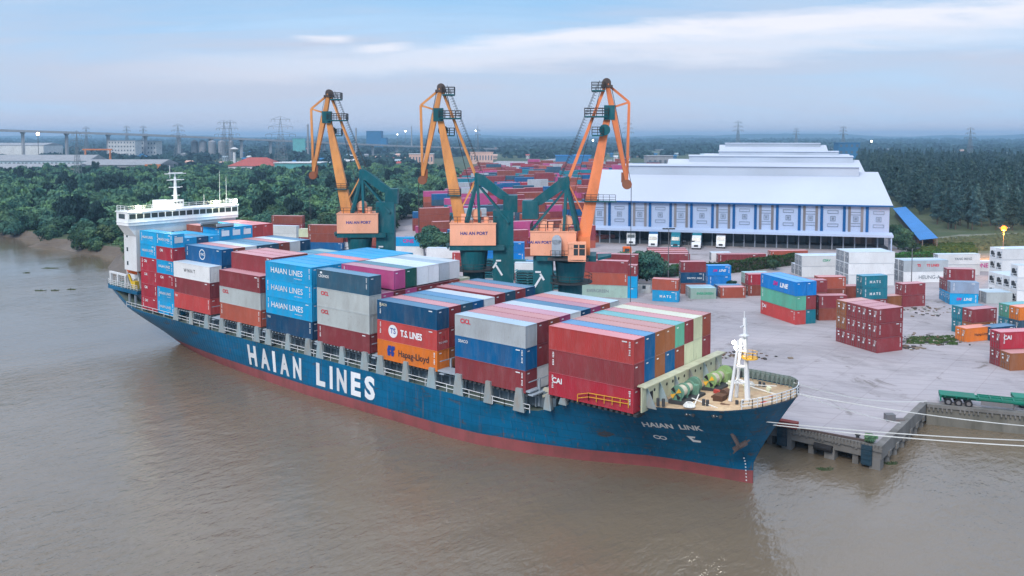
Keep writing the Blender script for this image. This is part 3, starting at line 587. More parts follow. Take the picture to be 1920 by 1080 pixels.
def hull_mat():
    m = D.materials.new('hull_paint'); m.use_nodes = True; t = m.node_tree; b = t.nodes['Principled BSDF']
    c = nd(t, 'ShaderNodeTexCoord').outputs['Object']
    n = noise(t, mapping(t, c, scale=(.35, 1, .9)), .22, 7, .65, .5); n2 = noise(t, mapping(t, c, scale=(2.2, 2.2, .25)), .8, 6, .7); n3 = noise(t, mapping(t, c, scale=(.6, 1, 2.0), loc=(7, 0, 3)), .5, 8, .75, .6)
    col = mixc(t, ramp(t, n, [(.38, 0.0), (.62, 1.0)]), (.001, .132, .275), (.001, .088, .175))
    col = mixc(t, ramp(t, n2, [(.54, 0.0), (.74, .8)]), col, (.002, .15, .33))
    col = mixc(t, ramp(t, n3, [(.575, 0.0), (.66, .85)]), col, (.09, .06, .04))
    n4 = noise(t, mapping(t, c, scale=(2.6, 2.6, .10), loc=(3, 9, 1)), .9, 5, .7); col = mixc(t, ramp(t, n4, [(.59, 0.0), (.70, .75)]), col, (.17, .085, .045))
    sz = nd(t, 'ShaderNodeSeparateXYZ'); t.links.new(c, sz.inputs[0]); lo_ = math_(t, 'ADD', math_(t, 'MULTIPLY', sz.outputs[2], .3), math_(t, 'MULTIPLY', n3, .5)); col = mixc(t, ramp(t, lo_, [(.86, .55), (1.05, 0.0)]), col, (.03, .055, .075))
    brk = nd(t, 'ShaderNodeTexBrick'); brk.inputs['Scale'].default_value = .16; brk.inputs['Mortar Size'].default_value = .006; brk.inputs['Color1'].default_value = (1, 1, 1, 1); brk.inputs['Color2'].default_value = (.86, .88, .9, 1); brk.inputs['Mortar'].default_value = (.55, .6, .65, 1); cbx = nd(t, 'ShaderNodeCombineXYZ'); t.links.new(sz.outputs[0], cbx.inputs[0]); t.links.new(math_(t, 'MULTIPLY', sz.outputs[2], 1.3), cbx.inputs[1]); t.links.new(cbx.outputs[0], brk.inputs['Vector']); col = mixc(t, 1.0, col, brk.outputs[0], 'MULTIPLY')
    t.links.new(col, b.inputs['Base Color']); t.links.new(math_(t, 'MULTIPLY_ADD', n2, .3, .22), b.inputs['Roughness'])
    b.inputs['Specular IOR Level'].default_value = .18
    sp = nd(t, 'ShaderNodeSeparateXYZ'); t.links.new(c, sp.inputs[0])
    w_ = nd(t, 'ShaderNodeTexWave', wave_type='BANDS', bands_direction='X'); w_.inputs['Scale'].default_value = .35; w_.inputs['Distortion'].default_value = .4; t.links.new(c, w_.inputs['Vector'])
    bp = nd(t, 'ShaderNodeBump'); bp.inputs['Distance'].default_value = .05; bp.inputs['Strength'].default_value = .35
    t.links.new(math_(t, 'ADD', w_.outputs['Fac'], n), bp.inputs['Height']); t.links.new(bp.outputs[0], b.inputs['Normal'])
    return m
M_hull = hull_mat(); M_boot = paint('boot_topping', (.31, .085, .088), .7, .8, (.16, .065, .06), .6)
M_deckc = paint('worn_cream_deck', (.50, .38, .25), .85, .6, (.22, .10, .06), .8, streak=False); M_deckg = paint('deck_green_grey', (.12, .17, .15), .8, .4)
M_bulk = paint('pale_bulkhead', (.56, .58, .42), .55, .45, (.22, .15, .09), .7); M_yel = paint('yellow_rail', (.75, .40, .03), .5, .2)
us = list(np.linspace(0, 1, 30)); 
def zrow(k, u, zt=None):
    zd = zt or zdeck(u); lv = [-1.2, 0.0, .9, 1.6, 2.2, 3.1, 4.0, 5.0, 6.0]
    return lv[k] if k < len(lv) else 6.0 + (zd - 6.0) * (k - len(lv) + 1) / 4
NZ = 13
def station(i):
    pass
def hull_pts(side):
    P = []
    aft = [('a', s_) for s_ in (0, .012, .035, .055, .08, .1, .15, .2, .27, .35, .45, .55, .65, .75, .87)]
    mid = [('m', u) for u in (-60, -50, -40, -30)]
    fwd = [('f', s_) for s_ in (.08, .15, .22, .29, .33, .37, .41, .45, .49, .53, .57, .61, .65, .69, .73, .77, .81, .85, .885, .915, .94, .96, .975, .988, 1)]
    for kind, s_ in aft + mid + fwd:
        col = []
        for k in range(NZ):
            zt = float(np.interp(s_, [0, .012, .035, .055, .08, .12, .4, 1], [11.3, 11.3, 10.9, 8.7, 7.9, 7.5, 7.3, 7.0])) if kind == 'a' else None
            u = s_ if kind == 'm' else (-115 if kind == 'a' else 0)
            z = zrow(k, u, zt)
            for _ in range(14):
                if kind == 'a': u = ustern(z) + s_ * (-60 - ustern(z))
                elif kind == 'f': u = -30 + s_ * (ustem(z) + 30)
                z = zrow(k, u, zt)
            col.append((u, HV + side * hb(u, z), z))
        P.append(col)
    return P
mb = MB(); mbr = MB()
for side in (-1, 1):
    P = hull_pts(side); nst = len(P)
    for lo, hi_, m_ in ((0, 4, mbr), (4, NZ - 1, mb)):
        vs = [P[i][k] for i in range(nst) for k in range(lo, hi_ + 1)]; w_ = hi_ - lo + 1
        fs = [(i * w_ + k, (i + 1) * w_ + k, (i + 1) * w_ + k + 1, i * w_ + k + 1) for i in range(nst - 1) for k in range(hi_ - lo)]
        m_.add(vs, fs if side < 0 else [f[::-1] for f in fs])
PL, PR = hull_pts(-1), hull_pts(1)
for lo, hi_, m_ in ((0, 4, mbr), (4, NZ - 1, mb)):    # transom
    for k in range(lo, hi_): m_.add([PL[0][k], PL[0][k + 1], PR[0][k + 1], PR[0][k]], [(0, 1, 2, 3)])
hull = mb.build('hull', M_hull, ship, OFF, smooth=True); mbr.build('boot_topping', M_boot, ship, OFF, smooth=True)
# decks
mb = MB(); nst = len(PL)
for i in range(nst - 1):
    a, b_, c, d = PL[i][-1], PL[i + 1][-1], PR[i + 1][-1], PR[i][-1]
    dz = .12 if a[0] < -6 else .9 if False else .12
    mb.add([(a[0], a[1] + .1, a[2] - dz), (b_[0], b_[1] + .1, b_[2] - dz), (c[0], c[1] - .1, c[2] - dz), (d[0], d[1] - .1, d[2] - dz)], [(0, 1, 2, 3)])
    mb.k = 1 if PL[i + 1][-1][0] > -6 else 0
mb.build('main_deck', [M_deckg, M_deckc], ship, OFF)
# lettering on the hull
def hull_text(s, u0, u1, z0, z1, bold, mat, name='lettering', slope=0.0):
    me = text_mesh(s, bold).copy(); n = len(me.vertices); co = np.empty(n * 3, np.float32); me.vertices.foreach_get('co', co); co = co.reshape(-1, 3)
    x0, x1 = co[:, 0].min(), co[:, 0].max(); y0, y1 = co[:, 2].min(), co[:, 2].max()
    for p in co:
        u = u0 + (p[0] - x0) / (x1 - x0) * (u1 - u0); z = z0 + (p[2] - y0) / (y1 - y0) * (z1 - z0) + slope * (u - u0)
        p[0] = u + 50; p[1] = HV - hb(u, z) - .07 - 11; p[2] = z
    me.vertices.foreach_set('co', co.ravel()); me.update(); me.materials.clear(); me.materials.append(mat); return put(name, me, ship)
for ch, ua, ub in (('H', -76.2, -73.75), ('A', -72.6, -70.0), ('I', -69.05, -68.25), ('A', -67.05, -64.5), ('N', -63.4, -61.2), ('L', -57.4, -55.2), ('I', -54.1, -53.4), ('N', -52.4, -50.1), ('E', -49.1, -46.9), ('S', -46.0, -43.75)):
    hull_text(ch, ua, ub, 2.75, 6.35, .045 if ch != 'I' else .03, M_mark)
hull_text('HAIAN  LINK', -1.0, 6.1, 6.95, 7.72, .03, M_mark, slope=.085)
def hull_shape(name, pts, mat):
    mb = MB(); mb.add([(u, HV - hb(u, z) - .05, z) for u, z in pts], [tuple(range(len(pts)))]); return mb.build(name, mat, ship, OFF)
hull_shape('bulbous_bow_mark', [(3.7, 6.35), (4.75, 6.4), (4.6, 6.12), (4.25, 6.1), (4.4, 5.85), (5.2, 5.85), (5.1, 5.55), (4.2, 5.5)], M_mark)
for s_ in (-1, 1):
    for q_ in range(10):
        a0, a1 = q_ * pi / 5, (q_ + 1) * pi / 5; cu = .2 + s_ * .42
        hull_shape('thruster_mark', [(cu + .42 * cos(a0), 6.6 - s_ * .06 + .3 * sin(a0)), (cu + .42 * cos(a1), 6.6 - s_ * .06 + .3 * sin(a1)), (cu + .3 * cos(a1), 6.6 - s_ * .06 + .2 * sin(a1)), (cu + .3 * cos(a0), 6.6 - s_ * .06 + .2 * sin(a0))], M_mark) if q_ == -1 else None
    mb = MB(); cu = .3 + s_ * .36
    for q_ in range(12):
        a0, a1 = q_ * pi / 6, (q_ + 1) * pi / 6
        mb.add([(u, HV - hb(u, z) - .05, z) for u, z in ((cu + .45 * cos(a0), 5.45 + .3 * sin(a0)), (cu + .45 * cos(a1), 5.45 + .3 * sin(a1)), (cu + .3 * cos(a1), 5.45 + .18 * sin(a1)), (cu + .3 * cos(a0), 5.45 + .18 * sin(a0)))], [(0, 1, 2, 3)])
    mb.build('thruster_mark', M_mark, ship, OFF)
mb = MB()
for k in range(8): mb.bx(9.25, 9.4, HV - hb(9.3, .9 + k * .42) - .06, HV - hb(9.3, .9 + k * .42) - .02, .85 + k * .42, 1.0 + k * .42)
mb.build('draught_mark', M_mark, ship, OFF)
# anchor in its pocket
ay = HV - hb(9.2, 7.2); mb = MB()
mb.bar((8.6, ay - .25, 8.3), (9.9, ay - .15, 6.2), .35, .35); mb.bar((9.9, ay - .2, 6.2), (10.9, ay + .55, 7.0), .55, .3, .12, .12); mb.bar((9.9, ay - .2, 6.2), (9.3, ay - .35, 5.3), .55, .3, .12, .12)
mb.bar((9.3, ay - .3, 5.7), (10.6, ay + .4, 6.7), .5, .45)
mb.build('anchor', paint('rusty_anchor', (.075, .06, .06), .7, .6, (.12, .07, .05)), ship, OFF)
mb = MB(); mb.cyl((8.55, ay - .12, 8.35), (8.55, ay + .6, 8.6), .5, n=14); mb.build('hawse_pipe', M_dark, ship, OFF)
# side stanchions, coaming and rails
def seg_stan(u, wbig=1.0):
    mb = MB(); z0 = zdeck(u) - .05; y = -.3
    mb.add([(u - wbig, y, z0), (u + wbig, y, z0), (u + wbig * .5, y, 9.72), (u - wbig * .5, y, 9.72), (u - wbig * .6, y + .9, z0), (u + wbig * .6, y + .9, z0), (u + wbig * .5, y + .6, 9.72), (u - wbig * .5, y + .6, 9.72)], [(0, 1, 2, 3), (1, 5, 6, 2), (5, 4, 7, 6), (4, 0, 3, 7), (3, 2, 6, 7)])
    o_ = mb.build('lashing_stanchion', M_stan, ship, OFF)
M_stan = paint('grey_stanchion', (.27, .35, .38), .5, .6, (.32, .17, .07), .6)
for b in 'BCDEFG':
    f0 = bay_fe[b]
    for u in (f0 - .9, f0 - 6.1, f0 - 11.4): seg_stan(u, .95 if u != f0 - 6.1 else .75)
for u in (-12.2, -9.9): seg_stan(u, .6)
mb = MB(); mb.bx(-100, -12.6, 2.2, 20.0, 7.0, 9.05); mb.build('hatch_coaming', paint('coaming_blue_grey', (.16, .22, .27), .6, .5, (.09, .07, .06), .5), ship, OFF)
mb = MB()
k = -99.4
while k < -15: mb.bx(k, k + .14, 1.95, 2.2, 7.0, 9.3); k += 1.52
mb.bx(-99.5, -15.2, 1.9, 2.2, 8.3, 8.45); mb.bx(-99.5, -15.2, .1, 2.3, 9.32, 9.5)
mb.build('coaming_rib', M_grey, ship, OFF)
for b in 'ABCDEFG':
    mb = MB(); f0 = bay_fe[b]; mb.bx(f0 - 12.3, f0 + .1, .9, 21.6, 9.1, BASE[b] - .03)
    for kk in range(16): mb.bx(f0 - 12 + kk * .8, f0 - 11.6 + kk * .8, -.05, .9, BASE[b] - .3, BASE[b] - .04)
    mb.build('hatch_cover', M_dark, ship, OFF)
    if b != 'A':
        mb = MB()
        for yy in (2, 6, 10, 14, 18, 21): mb.bx(f0 + .5, f0 + .75, yy, yy + .2, 7.2, BASE[b] + 1.6)
        mb.bx(f0 + .4, f0 + 1.2, 0, 22, 9.0, 9.15); mb.bx(f0 + .5, f0 + .6, 0, 22, BASE[b] + 1.5, BASE[b] + 1.6)
        mb.build('lashing_bridge', M_grey, ship, OFF)
def rail(mbx, pts, h=1.05, w=.05, step=1.6, mids=2):
    for a, b_ in zip(pts[:-1], pts[1:]):
        a = np.array(a, float); b_ = np.array(b_, float); L_ = np.linalg.norm(b_ - a); n_ = max(1, int(round(L_ / step)))
        for i in range(n_ + 1):
            p = a + (b_ - a) * i / n_; mbx.bar(p, p + (0, 0, h), w)
        for j in range(mids + 1):
            z_ = h * (j + 1) / (mids + 1); mbx.bar(a + (0, 0, z_), b_ + (0, 0, z_), w)
mb = MB(); rail(mb, [(u, -.22, zdeck(u)) for u in np.linspace(-118, -15, 26)], 1.05, .07, 1.9, 1); mb.build('side_rail', M_white, ship, OFF)
mb = MB(); rail(mb, [(-7.6, -.33, 9.8), (-6.0, -.33, 10.25), (-.6, -.1, 10.4)], .95, .07, 1.2, 1); mb.build('yellow_side_rail', M_yel, ship, OFF)
mb = MB(); mb.bar((-14.5, 2, 8.6), (-12.8, 1.4, 9.5), .3); mb.cyl((-15, 3, 9.0), (-12.6, 3, 9.0), .5); mb.build('deck_pipe', paint('pipe_cream', (.5, .48, .38), .6, .5), ship, OFF)
# forecastle: break bulkhead with holes, winches, bulwark, mast
mb = MB(); xw = .62
mb.bx(xw, xw + .18, .6, 21.8, 9.9, 12.9); mb.bx(xw - .5, xw + .7, .6, 21.8, 12.86, 12.98)
mb.build('break_bulkhead', M_bulk, ship, OFF)
mb = MB()
for i in range(13):
    y = 2.0 + i * 1.5; mb.cyl((xw + .17, y, 12.0), (xw + .2, y, 12.0), .2, n=10)
mb.bx(xw + .17, xw + .21, 2.4, 3.1, 10.4, 12.0); mb.build('bulkhead_opening', M_black, ship, OFF)
for y in (1.6, 4.6, 8.4, 12.2, 16.2, 19.8):
    mb = MB(); mb.add([(xw + .19, y, 12.8), (xw + .19, y + .12, 12.8), (xw + .19, y + .12, 10.3), (xw + .19, y, 10.3), (xw + 1.5, y, 10.3), (xw + 1.5, y + .12, 10.3)], [(0, 1, 2, 3), (0, 3, 4), (1, 5, 2), (0, 4, 5, 1)]); mb.build('bulkhead_bracket', M_stan, ship, OFF)
def winch(x, y, mat, lab):
    mb = MB(); z = 10.5
    mb.bx(x - .9, x + 1.3, y - .3, y + 5.0, z, z + .45); mb.k = 0; mb.build('winch_bed', M_dark, ship, OFF)
    mb = MB()
    for yy, r in ((.3, .85), (1.6, .85), (1.9, .8), (3.2, .8), (3.7, .5), (4.3, .95), (4.7, .95)):
        mb.cyl((x, y + yy, z + 1.3), (x, y + yy + .12, z + 1.3), r, n=18)
    mb.cyl((x, y - .1, z + 1.3), (x, y + 5.0, z + 1.3), .22, n=8); mb.bx(x - .5, x + .9, y + 3.3, y + 4.1, z + .4, z + 1.6)
    for yy in (.1, 1.75, 3.35, 4.95): mb.bx(x - .6, x + .6, y + yy - .08, y + yy + .08, z + .3, z + 1.3)
    mb.build('mooring_winch', mat, ship, OFF)
    mb = MB(); mb.cyl((x, y + .42, z + 1.3), (x, y + 1.6, z + 1.3), .68, n=16); mb.cyl((x, y + 2.0, z + 1.3), (x, y + 3.2, z + 1.3), .55, n=16); mb.build('rope_drum', paint('worn_rope', (.48, .45, .36), .9, .4), ship, OFF)
    mb = MB()
    for q_ in range(4):
        a0 = q_ * pi / 2 + .3
        mb.k = q_ % 2; mb.add([(x, y - .15, z + 1.3)] + [(x + .75 * cos(a0 + w * .19), y - .15, z + 1.3 + .75 * sin(a0 + w * .19)) for w in range(5)], [(0, 1, 2, 3, 4, 5)])
    mb.build('warping_head', [M_yel, M_black], ship, OFF)
winch(3.2, 4.4, M_greenw, ''); winch(3.9, 11.6, M_lime, '')
mb = MB()
for x, y in ((6.3, 5.2), (6.8, 5.2), (9.5, 7.2), (10, 7.5), (2, 2.2), (2.6, 2.4), (12.6, 9.4), (12.6, 12.2), (8.5, 16.2), (9.1, 16), (4, 19.4), (4.6, 19.2)):
    mb.cyl((x, y, 10.6), (x, y, 11.5), .2, n=8)
mb.build('bollard', M_dark, ship, OFF)
mb = MB(); mb.bx(6.4, 7.6, 7.4, 8.8, 10.7, 11.5); mb.cyl((7.0, 8.9, 11.4), (7.0, 10, 11.4), .5); mb.build('chain_stopper', paint('brown_gear', (.10, .05, .03), .8, .5), ship, OFF)
for x, y, s_ in ((12.2, 11.5, .5), (5.6, 10.2, .35), (12.6, 8.4, .6)):
    mb = MB(); mb.bx(x - s_, x + s_, y - s_ * .7, y + s_ * .7, 10.9, 10.95 + s_); mb.build('deck_locker', paint('red_locker', (.40, .05, .04), .6, .3), ship, OFF)
# foredeck clutter
for x, y, n_ in ((5.4, 3.4, 4), (11.2, 10.6, 3), (7.4, 15.6, 4)):
    mb = MB()
    for k in range(n_):
        r_ = .65 - k * .1; zz_ = 11.0 + k * .11
        for q_ in range(12): mb.bar((x + r_ * cos(q_ * pi / 6), y + r_ * sin(q_ * pi / 6), zz_), (x + r_ * cos((q_ + 1) * pi / 6), y + r_ * sin((q_ + 1) * pi / 6), zz_), .12)
    mb.build('rope_coil', M_rope, ship, OFF)
for p, q in (((4.6, 5.6, 11.2), (8.2, 4.9, 10.9)), ((4.6, 7.4, 11.2), (5.8, 3.7, 10.9)), ((5.2, 13.6, 11.3), (10.5, 16.6, 11.2)), ((5.2, 15, 11.3), (12.8, 12.4, 11.4))):
    mb = MB(); mb.bar(p, q, .1); mb.build('deck_rope', M_rope, ship, OFF)
for x, y in ((6.2, 12.4), (8.0, 12.9), (2.0, 10.6), (10.8, 13.2)):
    mb = MB(); mb.cyl((x, y, 10.7), (x, y, 11.6), .16, n=8); mb.cyl((x, y, 11.6), (x + .1, y, 11.95), .3, .3, 8); mb.build('ventilator', M_bulk, ship, OFF)
mb = MB(); mb.bx(5.6, 6.4, 8.6, 11.2, 10.72, 10.95); mb.bx(7.8, 8.9, 6.4, 6.8, 10.75, 11.0); mb.build('chain', paint('chain_rust', (.12, .06, .035), .9, .5), ship, OFF)
mb = MB(); mb.bx(10.8, 11.6, 8.9, 9.9, 10.98, 11.25); mb.build('hatch', M_stan, ship, OFF)
# bulwark on the port bow with stays, white rails at the stem
PB = [p[-1] for p in PR if p[-1][0] > .8]
mb = MB()
for a, b_ in zip(PB[:-1], PB[1:]):
    if b_[0] > 14.2: break
    A, B_ = np.array(a), np.array(b_); mb.add([A, B_, B_ + (0, 0, 1.1), A + (0, 0, 1.1), A + (0, -.12, 0), B_ + (0, -.12, 0), B_ + (0, -.12, 1.1), A + (0, -.12, 1.1)], [(0, 3, 2, 1), (4, 5, 6, 7), (3, 7, 6, 2)])
mb.build('port_bulwark', paint('bulwark_grey', (.22, .27, .27), .6, .5, (.18, .12, .08)), ship, OFF)
mb = MB(); u = 1.0
while u < 13.8:
    z = zdeck(u); y = HV + hb(u, z); mb.bar((u, y - .15, z + 1.08), (u - .1, y - .95, z + .02), .09); mb.bar((u, y - .18, z + .05), (u, y - .15, z + 1.1), .12); u += .72
mb.bar((1, HV + hb(1, 10.4) - .25, 11.45), (13.5, HV + hb(13.5, 11.8) - .25, 12.9), .1)
mb.build('bulwark_stay', paint('stay_grey_green', (.14, .20, .18), .6, .4), ship, OFF)
mb = MB(); pts = [(u, HV - hb(u, zdeck(u)) + .08, zdeck(u)) for u in (11.2, 12.2, 13.0, 13.7, 14.3, 14.8)] + [(15.0, HV, 12.1)] + [(u, HV + hb(u, zdeck(u)) - .1, zdeck(u)) for u in (14.7, 14.2)]
rail(mb, pts, 1.05, .08, .8, 2); mb.build('bow_rail', M_white, ship, OFF)
mb = MB(); mb.bar((10.2, 6.6, 11.1), (11.2, HV - hb(11.2, 11.3) + .2, 12.5), .12); mb.bar((10.8, 7.4, 11.1), (11.9, HV - hb(11.9, 11.3) + .2, 12.6), .12); mb.build('fairlead_brace', M_white, ship, OFF)
for u in (-3.2, 5.2, 8.2):
    mb = MB(); z = zdeck(u) - .75; y = HV - hb(u, z)
    mb.cyl((u, y - .06, z), (u, y + .1, z), .28, n=10); mb.cyl((u + .8, y - .02 , z), (u + .8, y + .2, z), .2, n=10); mb.build('fairlead', M_dark, ship, OFF)
# foremast (A frame)
mx, my, mz = 9.2, 9.0, 11.0
mb = MB(); top = (mx, my, 21.4)
for a in ((mx + .7, my + .3, mz), ): mb.bar(a, (mx + .25, my + .1, 20.8), .5, .5, .3, .3)
mb.bar((mx - .9, my - 1.0, mz), (mx - .25, my - .35, 18.2), .34, .34, .22, .22); mb.bar((mx - 1.0, my + .9, mz), (mx - .2, my + .3, 18.2), .34, .34, .22, .22)
for z in (13.2, 15.0, 16.8):
    k_ = (z - mz) / 8; mb.bar((mx - .9 + .65 * k_, my - 1 + .65 * k_, z), (mx + .55, my + .2, z), .16); mb.bar((mx - .95 + .7 * k_, my + .9 - .6 * k_, z), (mx + .55, my + .2, z), .16); mb.bar((mx - .9 + .65 * k_, my - 1 + .65 * k_, z), (mx - .95 + .7 * k_, my + .9 - .6 * k_, z), .16)
mb.bar((mx - .2, my, 18.2), (mx + .3, my, 18.4), .3); mb.bar((mx + .2, my - .9, 19.9), (mx + .2, my + .9, 19.9), .12); mb.bar((mx + .25, my, 20.6), (mx + .25, my, 21.6), .08)
mb.bx(mx - .2, mx + .7, my - .4, my + .5, 18.7, 18.8); mb.bar((mx, my - .5, 17.4), (mx, my + .5, 17.4), .14)
mb.build('foremast', M_white, ship, OFF)
mb = MB(); mb.cyl((mx + .9, my + .2, 16.1), (mx + .9, my + .2, 16.25), .95, n=14); rail(mb, [(mx + .9 + .9 * cos(t_), my + .2 + .9 * sin(t_), 16.2) for t_ in np.linspace(0, 2 * pi, 9)], .7, .05, .7, 1); mb.build('mast_platform', M_yel, ship, OFF)
M_lamp = emit('lamp_glow', (1, .95, .8), 30.0)
def lampball(parent, loc, r=.16, mat=None, name='lamp'):
    mb = MB()
    for k in range(6): a_, b__ = -pi / 2 + k * pi / 6, -pi / 2 + (k + 1) * pi / 6; mb.cyl((0, 0, r * sin(a_)), (0, 0, r * sin(b__)), max(.001, r * cos(a_)), max(.001, r * cos(b__)), n=12, cap=False)
    me = mb.mesh(name, [mat or M_lamp]); return put(name, me, parent, loc)
def point(loc, e, col, r=.2):
    l = D.lights.new('lamp_light', 'POINT'); l.energy = e; l.color = col; l.shadow_soft_size = r; o_ = D.objects.new('lamp_light', l); COL.objects.link(o_); o_.location = loc; return o_
for z, dx in ((17.8, -.6), (17.2, -.3)):
    lampball(ship, (mx + dx + 50 - .3, my - .2 - 11, z), .22)
point((mx - 1.3, my - .4, 17.2), 450, (1, .93, .78), .4)
# superstructure -----------------------------------------------------------
hs = MB(); hs.bx(-118.2, -113.3, -.3, 22.2, 15.2, 25.2); hs.bx(-118.0, -113.4, 3.6, 19, 7.2, 15.2); hs.bx(-124, -118.6, 3.0, 19.5, 10.9, 24.0)
hs.build('accommodation_block', M_white, ship, OFF)
mb = MB()
for z in (16.2, 19.0, 21.8):
    for y in (2.0, 4.6, 7.2, 9.8, 12.4, 15, 17.6, 20.2): mb.bx(-113.3, -113.27, y, y + .6, z, z + .8)
    mb.bx(-117.2, -116.6, -.33, -.3, max(z, 15.6), max(z, 15.6) + .8)
mb.build('porthole_window', M_glass, ship, OFF)
mb = MB(); mb.bx(-117.6, -113.0, -2.0, 22.6, 24.4, 27.0); mb.bx(-117.8, -112.8, -2.15, 22.75, 27.0, 27.2); mb.bx(-117.7, -112.9, -2.1, 22.7, 25.0, 25.06)
mb.add([(-113.3, -.35, 22.2), (-117.6, -.35, 22.2), (-117.6, -1.9, 24.45), (-113.3, -1.9, 24.45), (-113.3, -.3, 24.45), (-117.6, -.3, 24.45)], [(0, 3, 2, 1), (0, 4, 3), (1, 2, 5)])
mb.build('bridge_deckhouse', M_white, ship, OFF)
for i in range(16):
    y = -1.7 + i * 1.52; mb = MB(); mb.bx(-113.04, -112.96, y, y + 1.28, 25.75, 26.7); mb.build('bridge_window', M_glass, ship, OFF)
mb = MB(); mb.bx(-116.6, -114.2, -2.04, -1.97, 25.75, 26.7); mb.build('bridge_window', M_glass, ship, OFF)
mb = MB(); rail(mb, [(-117.5, -1.9, 27.2), (-113.1, -1.9, 27.2), (-113.1, 22.5, 27.2), (-117.5, 22.5, 27.2)], 1.1, .07, 1.6, 2); mb.build('monkey_island_rail', M_white, ship, OFF)
mb = MB(); mb.bx(-116.5, -114.3, 5.0, 7.4, 27.2, 29.0); mb.build('roof_house', M_white, ship, OFF); mb = MB(); mb.bx(-116.2, -114.2, 8.2, 10.6, 27.2, 28.9); mb.build('mast_house', M_white, ship, OFF)
mb = MB()
for yy in (8.5, 9.2, 9.9): mb.bx(-114.2, -114.15, yy, yy + .4, 28.1, 28.5)
mb.build('mast_house_window', M_glass, ship, OFF)
mb = MB(); mb.cyl((-115.2, 9.3, 27.2), (-115.2, 9.3, 33.6), .45, .22, 10)
for z, w_ in ((29.8, .9), (31.5, 1.5), (33.0, 1.9), (34.3, 2.4)): mb.bar((-115.0, 9.3 - w_, z), (-115.0, 9.3 + w_, z), .14)
mb.bar((-115.2, 8.2, 33.4), (-115.2, 8.2, 36), .08); mb.cyl((-115.2, 9.3, 33.6), (-115.2, 9.3, 34.4), .12, n=6); mb.bx(-115.8, -114.5, 8.6, 10.0, 31.4, 31.5); mb.bx(-115.8, -114.5, 8.6, 10.4, 33.0, 33.1); mb.bx(-115.2, -114.9, 7.9, 10.9, 34.3, 34.55)
mb.build('radar_mast', M_white, ship, OFF)
for y, h in ((19.8, 7.4), (21.4, 6.0), (16.0, 2.5)):
    mb = MB(); mb.cyl((-115.5, y, 27.2), (-115.5, y, 27.2 + h), .06, .03, 6); mb.build('aerial', M_white, ship, OFF)
mb = MB(); mb.bx(-123.5, -119.5, 8.5, 13.5, 20, 26.5); mb.build('funnel', M_white, ship, OFF)
for y in (.2, 6.8, 17.2, 22.0):
    lampball(ship, (-112.9 + 50, y - 11, 28.0), .36); mb = MB(); mb.bar((-113.0, y, 27.2), (-113.0, y, 27.8), .1); mb.build('lamp_post', M_white, ship, OFF)
point((-111.8, .3, 28.3), 260, (1, .9, .5)); point((-111.6, 6.8, 28.3), 160, (1, .9, .6)); point((-111.8, 17.2, 28.3), 260, (1, 1, .5)); point((-111.8, 22.0, 28.3), 260, (.75, 1, .8))
# poop: open mooring deck below, platform above with white posts, lifeboat
mb = MB(); pz = 10.55
pp = [(-113.3, -.38), (-121, -.35), (-125.8, -.1), (-127.2, 1.0), (-127.6, 11), (-127.2, 21), (-125.8, 22.1), (-121, 22.35), (-113.3, 22.38)]
mb.poly([(x, y, pz) for x, y in pp], (0, 0, .75)); mb.build('poop_deck', M_hull, ship, OFF)
mb = MB(); mb.poly([(x * .999 - .1, 11 + (y - 11) * .985, pz + .76) for x, y in pp], (0, 0, .02)); mb.build('poop_planking', M_deckg, ship, OFF)
mb = MB(); rail(mb, [(x, y, pz + .75) for x, y in pp[:7]], 1.1, .07, 1.3, 2); mb.build('poop_rail', M_white, ship, OFF)
mb = MB(); arch = [(-118.8, .2), (-122.0, .2), (-125.6, .5)]
for x, y in arch: mb.bar((x, y, pz + .7), (x, y, pz + 3.3), .42)
mb.bar((-118.3, .2, pz + 3.3), (-126.0, .5, pz + 3.3), .38)
mb.build('stern_gantry', M_white, ship, OFF)
mb = MB()
for x in (-115, -117.4): mb.bx(x - .12, x + .12, .0, .3, 7.6, pz)
mb.bx(-121.5, -113.4, 3, 19, 7.4, pz); mb.build('poop_support', M_grey, ship, OFF)
# lifeboat
def loft(secs, n=12):
    mb = MB(); vs = []
    for (x, y, z, ry, rz_) in secs: vs += [(x, y + ry * cos(2 * pi * i / n), z + rz_ * sin(2 * pi * i / n)) for i in range(n)]
    fs = [(s_ * n + i, s_ * n + (i + 1) % n, (s_ + 1) * n + (i + 1) % n, (s_ + 1) * n + i) for s_ in range(len(secs) - 1) for i in range(n)]
    mb.add(vs, fs + [tuple(range(n)), tuple(range(len(secs) * n - 1, (len(secs) - 1) * n - 1, -1))]); return mb
lbt = loft([(-2.6, 0, .3, .1, .1), (-2.3, 0, .15, .7, .6), (-1.2, 0, 0, 1.1, 1.0), (.8, 0, 0, 1.1, 1.05), (2.0, 0, .15, .8, .8), (2.7, 0, .35, .15, .15)])
lb = empty('lifeboat', (-117.8, 1.6, 15.0), 0, 'orange enclosed lifeboat hanging beside the white accommodation block', 'lifeboat')
lbt.build('boat_hull', paint('lifeboat_orange', (.80, .14, .02), .4, .1), lb, smooth=True); mb = MB(); mb.bx(-2.2, -.9, -.6, .6, .9, 1.5); mb.build('wheelhouse', paint('lifeboat_orange', (.8, .1, .02)), lb)
mb = MB(); mb.bar((-120.2, 1.6, pz + .7), (-119.8, .8, 17.2), .25); mb.bar((-115.6, 1.6, pz + .7), (-115.8, .8, 17.2), .25); mb.build('davit', M_white, ship, OFF)
mb = MB(); mb.cyl((-121, 2.6, 12.2), (-119.5, 2.6, 12.2), .6, n=14); mb.build('liferaft_canister', M_white, ship, OFF)
